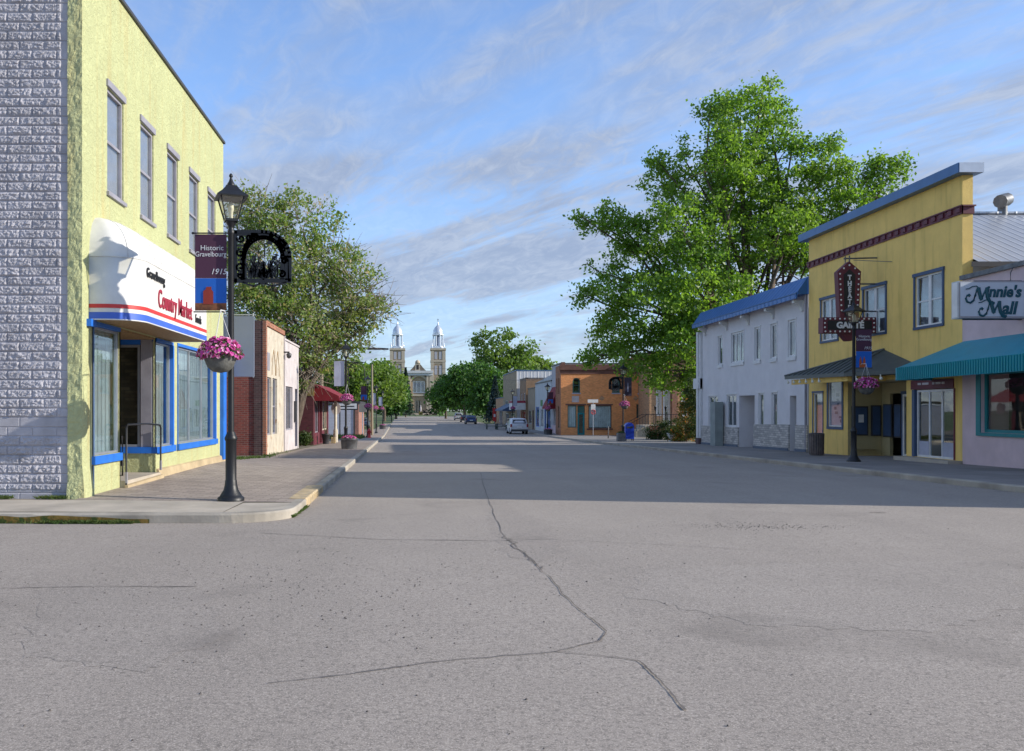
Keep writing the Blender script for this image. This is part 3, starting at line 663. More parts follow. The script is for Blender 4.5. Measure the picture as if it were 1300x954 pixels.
mb = MB(); a0, a1 = 48.9, 57.2
pr = [(-5.74, 2.95), (-4.35, 2.25), (-4.30, 1.98)]
mb.grid([[(x, y, z) for x, z in pr] for y in (a0, a1)], smooth=False); mb.quad((-5.74, a0, 2.95), (-4.35, a0, 2.25), (-4.30, a0, 1.98), (-5.74, a0, 1.98)); mb.quad((-5.74, a1, 2.95), (-4.35, a1, 2.25), (-4.30, a1, 1.98), (-5.74, a1, 1.98))
mb.build('canvas', mat('maroon_canvas', (.22,.012,.02), .8, .12, 2), am)
MB().tube([(-4.33, a0, 2.0), (-4.33, a1, 2.0)], .02).build('frame', M['coping'], am)

# ================================================================ small building with lap siding and a marquee panel
sd_ = thing('siding_shed', 'small building with pale blue grey lap siding end wall beyond the maroon awning', 'building', (-6.3, 78, gz(78)))
gs = gz(78)-.2
MB().box(-14, -5.62, 78, 78.2, gs+.3, gs+3.0).build('siding_wall', mat('lap_siding', (.55,.57,.66), .7, .05, 1, kind='ribs', axis='z', per=.27, dep=.03), sd_)
MB().box(-5.6, -5.15, 77.95, 86, gs, gs+3.1).build('brick_pier', mat('shed_brick', (.33,.13,.09), .85, .2, 3, kind='brick'), sd_)
MB().box(-14, -5.0, 77.9, 86.2, gs+3.12, gs+3.35).build('roof', M['coping'], sd_); MB().box(-14, -5.61, 77.96, 85.9, gs, gs+.29).build('plinth', M['coping'], sd_)
mq = thing('marquee_sign', 'white letter board sign with dark border in front of the lap siding wall', 'sign', (-6.0, 74, gz(74)))
mb = MB(); mb.box(-6.75, -4.95, 74, 74.15, 1.45, 2.1); mb.build('frame', M['coping'], mq)
mb = MB(); mb.box(-6.65, -5.05, 73.96, 73.995, 1.55, 2.0); mb.build('letter_board', M['white'], mq)
mb = MB(); mb.box(-6.5, -5.25, 73.945, 73.957, 1.72, 1.80); mb.build('text_line', M['blk'], mq)
mb = MB(); mb.box(-6.55, -6.45, 74.02, 74.1, gz(74)-.1, 1.45); mb.box(-5.3, -5.2, 74.02, 74.1, gz(74)-.1, 1.45); mb.build('post', M['coping'], mq)
bb = thing('shop_sign', 'grey sign box on a post behind the marquee board', 'sign', (-4.9, 76, gz(76)))
mb = MB(); mb.box(-5.0, -4.35, 76, 76.3, 1.25, 2.0); mb.build('box', mat('weathered_box', (.25,.24,.22), .8, .1, 2), bb); MB().tube([(-4.7, 76.4, gz(76)), (-4.7, 76.4, 1.9)], .05).build('post', M['alu'], bb)
rs = thing('round_sign', 'pale disc sign hanging by the maroon shop post', 'sign', (-5.3, 56, 1.6))
mb = MB(); mb.prism([(-5.3+.32*math.cos(a*.4189), 1.55+.42*math.sin(a*.4189)) for a in range(15)], PF(57.4), 0, .06); mb.build('disc', M['lilac'], rs); MB().tube([(-5.3, 57.43, 1.97), (-5.3, 57.43, 2.3)], .015).build('bracket', M['coping'], rs)

# ================================================================ grey stucco building (right)
gb = thing('grey_stucco_building', 'two storey grey stucco building with blue metal roof edge and brick wainscot', 'building', (XR, 43, gz(43)))
PG = PR(XR); ga, gB = 36.66, 50.2
up = [(46.9, 47.6, 3.92, 5.5, 'single'), (43.85, 45.6, 3.92, 5.5, 'cols3'), (41.75, 42.45, 3.88, 5.5, 'single'), (39.85, 40.55, 3.86, 5.48, 'single'), (37.85, 38.65, 3.82, 5.46, 'single')]
lo = [(47.6, 49.1, .58, 2.25, 'cols2'), (44.85, 46.25, .60, 2.28, 'cols2'), (41.35, 41.95, .62, 2.28, 'single'), (39.8, 40.4, .62, 2.28, 'single')]
rec = [(42.45, 44.5, -.45, 2.20, 1.1), (37.8, 38.45, -.35, 2.10, .5)]
wt = lambda y: gz(y)+1.17
MB().wall(PG, ga, gB, -1.0, 6.55, [(*q[:4], .22) for q in up+lo]+rec).build('front_wall', M['grey_st'], gb)
mb = MB(); mb.box(XR+.01, 31, gB-.2, gB, -1, 6.5); mb.box(30.8, 31, ga, gB-.2, -1, 6.5); mb.box(XR+.01, 31, ga+.002, ga+.2, -1, 6.5); mb.build('side_wall', M['grey_st'], gb)
# brick wainscot pieces between openings
mb = MB(); cuts = [ga, 37.8, 38.45, 42.45, 44.5, gB]
for a, b in ((ga+.01, 37.79), (38.46, 42.44), (44.51, gB)):
    mb.hexa([PG(a, -1, -.07), PG(b, -1, -.07), PG(b, -1, -.002), PG(a, -1, -.002), PG(a, min(wt(a), .575+.25*(a<42)), -.07), PG(b, min(wt(b), .575+.25*(a<42)), -.07), PG(b, min(wt(b), .575+.25*(a<42)), -.002), PG(a, min(wt(a), .575+.25*(a<42)), -.002)])
mb.build('wainscot', M['stone_b'], gb)
mb = MB(); 
for a, b in ((ga+.01, 37.79), (38.46, 42.44), (44.51, gB+.03)):
    mb.hexa([PG(a, gz(a)-.1, -.10), PG(b, gz(b)-.1, -.10), PG(b, gz(b)-.1, -.071), PG(a, gz(a)-.1, -.071), PG(a, gz(a)+.12, -.10), PG(b, gz(b)+.12, -.10), PG(b, gz(b)+.12, -.071), PG(a, gz(a)+.12, -.071)])
mb.build('plinth', mat('plinth_blue_grey', (.12,.15,.20), .8, .1, 2), gb)
for q in up: window(gb, PG, *q[:4], .06, 'white', .09, q[4], 'dark' if q[0] > 38.5 else 'screen', gl='glass_r', sill=.16, trim=.05, trimm='white')
for q in lo: window(gb, PG, *q[:4], .06, 'white', .08, q[4], 'screen', gl='glass_r', trim=.05, trimm='white')
mb = MB(); mb.pbox(PG, 42.47, 44.48, -.5, 2.19, 1.0, 1.08); mb.build('recess_wall', M['grey_st'], gb)
window(gb, PG, 43.1, 44.1, gz(43)+.02, 1.75, .93, 'winframe', .12, 'single', 'greysign', name='door')
mb = MB(); mb.pbox(PG, 43.35, 43.85, .9, 1.35, .88, .92); mb.build('notice', M['white'], gb)
window(gb, PG, 37.83, 38.42, -.33, 2.05, .35, 'winframe', .07, 'single', 'greysign', name='door')
# porch pier and corner post
mb = MB(); mb.pbox(PG, 46.5, 47.25, gz(47)-.05, 1.9, -.55, -.11); mb.build('porch_pier', mat('grey_green_post', (.27,.31,.30), .7, .1, 2), gb)
mb = MB(); mb.box(XR-.12, XR+.10, gB+.02, gB+.22, gz(50)+.35, 5.9); mb.box(XR-.2, XR+.25, gB+.24, gB+.5, gz(50)+.35, 6.0); mb.box(XR-.25, XR+.9, gB+.02, gB+.9, 2.7, 3.3); mb.build('corner_post', M['white'], gb)
mb = MB(); mb.box(XR-.22, XR+.1, gB+.03, gB+.55, gz(50)-.1, gz(50)+.34); mb.build('post_base', M['dk_brick'], gb)
mb = MB(); mb.tube([(XR-.06, ga+.12, gz(37)), (XR-.06, ga+.12, 6.4)], .045); mb.build('downpipe', M['winframe'], gb)
# mansard edge of blue ribbed metal
mb = MB(); e0, e1 = ga-.0, gB+.25
mb.hexa([(XR-.52, e0, 6.38), (XR+1.0, e0, 6.38), (XR+1.0, e1, 6.38), (XR-.52, e1, 6.38), (XR-.02, e0, 7.12), (XR+1.0, e0, 7.3), (XR+1.0, e1, 7.3), (XR-.02, e1, 7.12)])
mb.hexa([(XR-.52, e0, 6.20), (XR-.47, e0, 6.20), (XR-.47, e1, 6.20), (XR-.52, e1, 6.20), (XR-.53, e0, 6.377), (XR-.47, e0, 6.377), (XR-.47, e1, 6.377), (XR-.53, e1, 6.377)])
mb.build('roof_edge', M['blue_roof'], gb)
MB().box(XR+1.01, 31.2, e0, e1, 6.51, 7.0).build('roof', M['coping'], gb)
mb = MB(); mb.tube([(XR-.50, e0, 6.42), (XR-.50, e1, 6.42)], .035); mb.build('gutter', M['blue_cop'], gb)
for i, y in enumerate((37.2, 40.2, 43.2, 46.2, 49.6)):
    mb = MB(); mb.prism([(-.42, 6.18), (-.003, 6.18), (-.003, 5.75), (-.08, 5.7), (-.10, 5.85), (-.16, 5.95), (-.30, 6.02), (-.42, 6.06)], lambda u, v, d, y=y: (XR+u, y+d, v), -.1, .1); mb.build('eave_bracket', M['vinyl'], gb)

# ================================================================ ochre theatre
th = thing('theatre_building', 'ochre yellow theatre with tall false front, blue coping and maroon band', 'building', (XR, 31.5, gz(31.5)))
PT = PR(XR); ta, tb = 26.32, 36.60; TH = 8.62
W3 = (27.3, 28.78, 4.22, 5.88); W2 = (30.62, 32.1, 4.25, 5.92); W1 = (34.1, 35.45, 4.28, 5.95)
poster = (33.75, 34.85, .82, 2.62); ldoor = (35.35, 36.2, gz(36)-.02, 2.18)
recess = (29.32, 33.3, gz(31)-.03, 2.55, 1.3); mdoor = (26.72, 28.92, gz(27.8)+.12, 2.45, .3)
MB().wall(PT, ta, tb, -.7, TH, [(*W1, .2), (*W2, .2), (*W3, .2), (*poster, .1), (*ldoor, .25), recess, mdoor]).build('front_wall', M['yel'], th)
mb = MB(); mb.quad((XR, ta, 4.0), (XR+.32, ta, 4.0), (XR+.32, ta, TH), (XR, ta, TH)); mb.quad((XR+.32, ta, 4), (XR+.32, tb, 4), (XR+.32, tb, TH), (XR+.32, ta, TH)); mb.quad((XR, tb, 4.0), (XR, tb, TH), (XR+.32, tb, TH), (XR+.32, tb, 4)); mb.build('parapet_return', M['yel'], th)
mb = MB(); mb.box(XR-.30, XR+.45, ta-.28, tb+.35, TH, TH+.30); mb.build('coping', M['blue_cop'], th)
mb = MB(); mb.box(XR-.28, XR+.46, ta-.31, ta-.284, TH+.005, TH+.295); mb.build('coping_end', M['alu'], th)
# belt: a thin moulding with dentils
mb = MB(); mb.box(XR-.045, XR-.002, ta-.045, tb, 7.44, 7.66); mb.box(XR-.10, XR-.047, ta-.10, tb, 7.66, 7.70); mb.box(XR-.044, XR+.34, ta-.045, ta-.002, 7.44, 7.66); mb.box(XR-.09, XR+.36, ta-.10, ta-.047, 7.66, 7.70)
y = ta
while y < tb: mb.box(XR-.085, XR-.047, y, y+.2, 7.50, 7.64); y += .42
mb.build('belt_course', M['maroon'], th)
mb = MB(); mb.box(XR+.33, 34, ta+.02, ta+.2, -.5, 6.0); mb.box(XR+.33, 34, tb-.2, tb-.02, -.5, 6.0); mb.box(33.8, 34, ta+.21, tb-.21, -.5, 6.); mb.build('side_wall', mat('cream_trim', (.5,.48,.42), .8, .06, 2), th)
ym = (ta+tb)/2
mb = MB(); mb.quad((XR+.33, ta-.35, 5.90), (34.3, ta-.35, 5.90), (34.3, ym, 8.60), (XR+.33, ym, 8.60)); mb.quad((XR+.33, tb+.05, 5.9), (34.3, tb+.05, 5.9), (34.3, ym, 8.60), (XR+.33, ym, 8.60)); mb.build('roof', M['grey_roof'], th)
mb = MB(); mb.box(XR+.05, 34.3, ta-.38, ta-.352, 5.78, 5.93); mb.build('fascia', M['coping'], th)
mb = MB(); mb.quad((34, ta, 5.85), (34, tb, 5.85), (34, ym, 8.5)); mb.build('gable', M['yel'], th)
mb = MB(); vx = 21.3; mb.tube([(vx, ym, 8.4), (vx, ym, 9.0)], .16, 10); mb.tube([(vx-.22, ym-.2, 9.0), (vx+.22, ym+.1, 9.15)], .24, 10); mb.build('roof_vent', M['galv'], th)
mb = MB(); mb.box(20.0, 24, ym-.12, ym+.12, 8.59, 8.66); mb.build('ridge_cap', M['grey_roof'], th)
for q in (W1, W2, W3): window(th, PT, *q, .05, 'white', .055, 'twohung', 'screen' , gl='glass_r', trim=.09, trimm='navy', proud=.035)
fo = window(th, PT, *poster, .03, 'white', .05, 'single', 'ban_grey', gl='glass', trim=.11, trimm='navy', proud=.03, backd=.04, name='poster_case')
window(th, PT, *ldoor, .06, 'white', .05, 'single', 'ban_grey', trim=.06, trimm='navy', name='door', gl='glass_r')
mb = MB()
for i in range(9): 
    yy = 33.9+random.random()*.7; zz = .98+i*.17; mb.pbox(PT, yy, yy+random.uniform(.12,.24), zz, zz+random.uniform(.08,.15), .054, .058)
mb.build('poster_picture', M['navy'], th)
# recessed entrance
RB = XR+1.3; PRB = PR(RB)
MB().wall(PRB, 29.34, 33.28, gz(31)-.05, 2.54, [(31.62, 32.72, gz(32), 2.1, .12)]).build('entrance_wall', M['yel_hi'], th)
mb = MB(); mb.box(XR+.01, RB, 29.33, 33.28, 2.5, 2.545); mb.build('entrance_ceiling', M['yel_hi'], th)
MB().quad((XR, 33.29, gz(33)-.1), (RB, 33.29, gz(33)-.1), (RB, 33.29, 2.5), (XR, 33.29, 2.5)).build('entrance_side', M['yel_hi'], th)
window(th, PR(RB-.10), 30.3, 31.65, gz(31)+.03, 2.05, .0, 'white', .08, 'cols2', 'dark', gl='glass_r', name='glass_door', backd=.08, trim=.09, trimm='navy')
mb = MB(); mb.box(XR+.06, XR+.98, 33.05, 33.27, -.02, 0.0); mb.build('ledge', M['yel_hi'], th)
# poster boards on the camera-facing side wall of the recess and on the back wall
PS = PF(33.28)
for (a, b, c, d) in ((XR+.12, XR+.74, .50, 1.62), (XR+.86, XR+1.24, .48, 1.66)):
    mb = MB(); mb.pbox(PS, a, b, c, d, -.06, -.012); f_ = mb.build('poster_board', M['coping'], th)
    MB().pbox(PS, a+.05, b-.05, c+.05, d-.05, -.075, -.062).build('pane', M['navy'], f_)
mb = MB(); mb.pbox(PS, XR+.36, XR+.56, 1.0, 1.3, -.085, -.078); mb.build('notice', M['white'], th)
for (a, b, c, d) in ((31.85, 32.35, .45, 1.7), (32.5, 33.1, .45, 1.7)):
    f_ = MB().pbox(PRB, a, b, c, d, -.06, -.012).build('poster_board', M['coping'], th); MB().pbox(PRB, a+.05, b-.05, c+.05, d-.05, -.075, -.062).build('pane', M['navy'], f_)
# entry canopy, hipped, standing seam
cv = thing('entrance_canopy', 'small hipped dark seamed metal canopy over the theatre entrance', 'canopy', (XR, 31, 2.7))
A = (15.15, 35.6, 2.86); Cc = (15.12, 30.6, 2.79); D = (16.58, 28.2, 2.84); T = (XR-.01, 30.7, 3.62); Bw = (XR-.01, 35.6, 2.95)
def drop(p, h): return (p[0], p[1], p[2]-h)
mb = MB(); mb.quad(A, Cc, T); mb.quad(Cc, D, T); mb.quad(A, T, Bw); mb.quad(*[drop(p, .13) for p in (A, Cc, D, (XR-.01, 30.7, 2.82), Bw)])
for a, b in ((A, Cc), (Cc, D), (A, Bw)): mb.quad(a, b, drop(b, .13), drop(a, .13))
mb.build('roof_panel', M['dk_roof'], cv)
mb = MB()
for k in range(1, 12):
    a = Vector(A).lerp(Vector(Cc), k/12); mb.tube([a+Vector((0,0,.02)), a.lerp(Vector(T), .02)+Vector((0, 0, .02)), Vector(T).lerp(Vector(A), 1-k/12)+Vector((0,0,.02))] if k > 5 else [a+Vector((0,0,.02)), Vector(T).lerp(Vector(A), 1-k/12)+Vector((0,0,.02))], .022, 4)
for a, b in ((A, T), (Cc, T)): mb.tube([Vector(a)+Vector((0,0,.02)), Vector(b)+Vector((0,0,.02))], .035, 5)
mb.build('seam', M['dk_roof'], cv)
mb = MB(); mb.box(15.3, 15.42, 30.7, 35.3, 2.50, 2.70); mb.box(15.44, XR-.01, 30.6, 30.75, 2.50, 2.68); mb.build('beam', M['yel'], cv)
for k in range(9):
    a = Vector(A).lerp(Vector(Cc), (k+.5)/9) if k < 6 else Vector(Cc).lerp(Vector(D), (k-5.5)/3.2)
    mb = MB(); mb.tube([a-Vector((0, 0, .13)), a-Vector((0, 0, .22))], .02, 5); mb.ball(a-Vector((-.02, 0, .26)), .055, 8, 5); mb.build('bulb', M['bulb'], cv)
# maroon header over the mall door and the glazed door
mb = MB(); mb.pbox(PT, mdoor[0], mdoor[1]+.1, 2.16, 2.46, -.03, .1); mb.build('door_header', M['maroon'], th)
mb = MB(); mb.pbox(PT, mdoor[0]-.06, mdoor[0]-.003, mdoor[2], 2.15, -.03, .1); mb.build('door_post', M['maroon'], th); mb = MB(); mb.pbox(PT, mdoor[1]-.13, mdoor[1]+.02, mdoor[2], 2.15, -.04, .1); mb.build('door_post', M['navy'], th)
window(th, PT, mdoor[0]+.02, mdoor[1]-.15, mdoor[2], 2.14, .06, 'white', .07, 'cols3', 'dark', gl='glass_r', name='glass_door', backd=.9)
mb = MB(); 
for a, b in ((26.82, 27.4), (28.1, 28.68)): mb.pbox(PT, a, b, mdoor[2]+.05, mdoor[2]+.52, .05, .07)
mb.build('kick_panel', M['ban_grey'], th)
mb = MB(); mb.box(XR-.45, XR-.002, 26.3, 29.3, -.4, gz(27.8)+.11); mb.build('door_step', M['concrete'], th)
mb = MB(); [mb.pbox(PT, a, b, 2.30, 2.37, -.04, -.031) for a, b in ((27.15, 27.3), (27.36, 27.62), (27.68, 27.8), (28.0, 28.35), (28.42, 28.6))]; mb.build('faded_lettering', M['lilac'], th)

# neon-style theatre sign
ns = thing('theatre_sign', 'maroon bulb edged cross shaped sign with white theatre lettering on the ochre wall', 'sign', (XR, 31.3, 3.8))
PN = PF(31.1); cx = 15.56; vz = lambda y: EYE+(HY-y)*31.1/F
vert = [(cx-.34, vz(452)), (cx, vz(462)) , (cx+.34, vz(452))]
vert = [(cx-.08, vz(433)), (cx+.08, vz(433)), (cx+.31, vz(424)), (cx+.42, vz(345)), (cx+.0, vz(332)), (cx-.42, vz(345)), (cx-.31, vz(424))]
MB().prism(vert, PN, 0, .28).build('vertical_case', M['maroon'], ns)
MB().pbox(PN, cx-.97, cx+.94, vz(423.2), vz(403.2), -.04, .32).build('horizontal_case', M['maroon'], ns)
MB().prism([(cx-.17, vz(402)), (cx+.17, vz(402)), (cx+.21, vz(349)), (cx, vz(342)), (cx-.21, vz(349))], PN, -.012, -.002).build('face_panel', M['blk'], ns)
MB().pbox(PN, cx-.80, cx+.78, vz(419.2), vz(407.3), -.052, -.042).build('face_panel', M['blk'], ns)
mb = MB(); bl = []
for k in range(12):
    t = k/11; yy = 421-(421-348)*t; 
    for s in (-1, 1): 
        if not 400 < yy < 426: bl.append((cx+s*(.25+.09*t), vz(yy), -.01))
for s in (-.2, 0, .2): bl.append((cx+s, vz(337+abs(s)*20), -.01))
for k in range(11):
    u = cx-.88+1.73*k/10; bl += [(u, vz(405.2), -.05), (u, vz(421.2), -.05)]
for s in (cx-.90, cx+.86): bl += [(s, vz(410.5), -.05), (s, vz(416), -.05)]
for u, v, d in bl: mb.ball(PN(u, v, d), .034, 7, 4)
mb.build('bulb', M['bulb'], ns)
for i, ch in enumerate('THÉÂTRE'):
    lettering(ch, M['white'], ns, (cx, 31.1-.02, vz(353+i*7.6)), (1, 0, 0), .24, bold=.012, sx=.85)
lettering('GAIETÉ', M['white'], ns, (cx, 31.1-.06, vz(413.6)), (1, 0, 0), .30, bold=.014, sx=1.0)
mb = MB(); mb.tube([(cx-.15, 31.2, vz(328)), (XR, 31.2, vz(327))], .03); mb.tube([(cx-.1, 31.2, vz(333)), (cx-.1, 31.2, vz(325))], .02); mb.tube([(cx+.2, 31.2, vz(330)), (XR, 30.2, vz(338))], .012)
for q in (360, 395, 414): mb.tube([(cx+.3, 31.25, vz(q)), (XR, 31.25, vz(q))], .03)
mb.tube([(cx+.05, 31.2, vz(332)), (cx+.05, 31.2, vz(324))], .025); mb.build('bracket', M['galv'], ns)

# ================================================================ pink building
pk = thing('pink_building', 'low pink stucco shop at the edge of the picture beside the ochre theatre', 'building', (XR, 23.5, gz(23.5)))
pa = 20.9; pt = 5.42
sw = (23.55, 25.45, gz(24)+.95, 2.6, .25)
MB().wall(PT, pa, ta-.003, -.3, pt, [sw, (21.2, 23.35, gz(23)+.05, 2.6, .9)]).build('front_wall', M['pink'], pk)
mb = MB(); mb.box(XR+.01, 32, ta-.2, ta-.004, -.3, 5.2); mb.box(XR+.01, 32, pa, pa+.2, -.3, 5.2); mb.build('side_wall', M['pink'], pk)
MB().box(XR+.2, 32, pa, ta-.21, 5.0, 5.1).build('roof', M['coping'], pk)
mb = MB(); mb.box(XR-.10, XR+.3, pa, ta-.01, pt, pt+.13); mb.build('coping', M['galv'], pk)
window(pk, PT, *sw[:4], .12, 'tealp', .09, 'single', 'dark', gl='glass', backd=.7, name='shop_window')
mb = MB(); mb.pbox(PT, sw[0]+.0, sw[1]+.12, sw[2]-.1, sw[2]-.004, -.06, .1); mb.pbox(PT, sw[1]+.004, sw[1]+.2, sw[2]-.1, 2.6, -.03, .1); mb.build('shop_window_trim', M['tealp'], pk)
mb = MB(); mb.pbox(PT, 23.34, 23.50, gz(23.4)-.1, 2.6, -.02, .05); mb.build('corner_post', M['alu'], pk)
mb = MB(); mb.box(XR+.9, XR+.98, 21.2, 23.33, -.2, gz(22)+.95); mb.build('entry_low_wall', M['pink'], pk)
window(pk, PR(XR+.75), 21.25, 23.3, gz(22)+.95, 2.6, .12, 'tealp', .08, 'cols2', 'dark', gl='glass_r', backd=.5)
ta_ = thing('teal_awning', 'teal ribbed metal awning running over the pink shop front', 'awning', (XR, 24, 2.9))
ft, fb = 2.83, 2.43; fx = 15.45; wy0 = 20.6; A1 = (fx, 27.85, ft); 
mb = MB(); mb.quad((fx, wy0, ft+.12), A1, (XR-.005, 26.25, 3.56), (XR-.005, wy0, 3.60)); mb.quad(A1, (XR-.005, 27.85, ft), (XR-.005, 26.25, 3.56)); mb.build('slope', M['teal'], ta_)
mb = MB(); mb.hexa([(fx-.02, wy0, fb+.06), (fx+.02, wy0, fb+.06), (fx+.02, 27.87, fb), (fx-.02, 27.87, fb), (fx-.02, wy0, ft+.12), (fx+.02, wy0, ft+.12), (fx+.02, 27.87, ft), (fx-.02, 27.87, ft)]); mb.box(fx+.021, XR-.01, 27.83, 27.87, fb, ft-.01); mb.build('valance', M['teal'], ta_)
mb = MB(); n_ = 66
for k in range(n_): y = wy0+(27.85-wy0)*k/n_; mb.tube([(fx-.03, y, fb+.07-.06*k/n_), (fx-.03, y, ft+.11-.11*k/n_)], .022, 5)
mb.build('valance_rib', M['tealp'] if 0 else mat('teal_rib', (.01,.28,.32), .4, .05, 2, metal=.15), ta_)
# Minnie's Mall sign
mn = thing('mall_sign', 'pale blue projecting box sign with dark teal script lettering above the teal awning', 'sign', (XR, 23.75, 4.5))
sy = 23.75; z0, z1 = EYE+(HY-405)*sy/F, EYE+(HY-358)*sy/F; x0, x1 = 14.78, 16.58
MB().box(x0, x1, sy-.16, sy+.16, z0, z1).build('case', M['alu'], mn)
MB().box(x0+.04, x1-.03, sy-.172, sy-.162, z0+.05, z1-.04).build('face', mat('sign_face', (.62,.68,.76), .4, .04, 1), mn)
MB().box(x0-.012, x0-.002, sy-.12, sy+.12, z0+.03, z1-.03).build('end_face', M['white'], mn)
tl = mat('dark_teal_paint', (.01,.09,.12), .5, .05, 2)
sm_ = sy-.18
lettering("innie's", tl, mn, (15.97, sm_, z0+.71), (1, 0, 0), .43, shear=.22, bold=.014, sx=.90)
lettering("all", tl, mn, (16.13, sm_, z0+.26), (1, 0, 0), .48, shear=.22, bold=.014, sx=.95)
mb = MB()
def script_M(ox, oz, s):
    def T_(pts, r): mb.tube([(ox+x*s, sm_, oz+z*s) for x, z in pts], r*s, 6)
    # curl entering stroke, left leg, two peaks, long right leg with tail
    T_([(-.06,.20),(-.14,.16),(-.20,.05),(-.15,-.08),(-.02,-.12),(.10,-.02),(.16,.16),(.22,.36),(.28,.46)], .040)
    T_([(-.06,.20),(-.02,.16),(-.06,.12),(-.10,.15)], .022)
    T_([(.28,.46),(.31,.28),(.36,.06),(.40,.0)], .066); T_([(.40,.0),(.48,.22),(.58,.42),(.62,.46)], .030); T_([(.60,.46),(.60,.24),(.64,.04),(.72,-.10),(.86,-.14)], .066)
    T_([(.28,.46),(.20,.52),(.06,.50),(-.08,.42),(-.20,.40)], .022)
script_M(15.10, z0+.50, .72); script_M(15.45, z0+.14, .70); mb.build('script_initial', tl, mn)
mb = MB(); mb.tube([(16.3, sy, z1), (16.3, sy, z1+.25), (XR, sy+.3, z1+.5)], .015); mb.tube([(15.2, sy, z1+.02), (XR, sy, z1+.02)], .02); mb.tube([(x0+.2, sy, z0-.02), (XR, sy, z0-.02)], .02); mb.build('bracket', M['galv'], mn)

# ================================================================ neighbour just outside the frame (casts the long shade over the crossing)
nb = thing('brick_store', 'two storey brick store south of the pink shop', 'building', (XR, 17, gz(17)))
MB().wall(PT, 12.85, 20.85, -.3, 8.05, [(14, 15.2, 4.6, 6.4, .2), (16.4, 17.6, 4.6, 6.4, .2), (18.8, 20, 4.6, 6.4, .2), (13.9, 16.2, .6, 2.8, .2), (17.6, 20.3, .6, 2.8, .2)]).build('front_wall', M['tan_brick'], nb)
mb = MB(); mb.box(XR+.01, 30, 12.85, 13.05, -.3, 8.04); mb.box(XR+.01, 30, 20.65, 20.85, -.3, 8.04); mb.build('side_wall', M['tan_brick'], nb)
MB().box(XR+.01, 30, 13.06, 20.64, 7.6, 7.7).build('roof', M['coping'], nb)
for a, b, c, d in ((14, 15.2, 4.6, 6.4), (16.4, 17.6, 4.6, 6.4), (18.8, 20, 4.6, 6.4)): window(nb, PT, a, b, c, d, .08, 'white', .06, 'hung', 'screen', gl='glass_r')
for a, b, c, d in ((13.9, 16.2, .6, 2.8), (17.6, 20.3, .6, 2.8)): window(nb, PT, a, b, c, d, .08, 'white', .06, 'cols2', 'dark', gl='glass_r', name='shop_window')
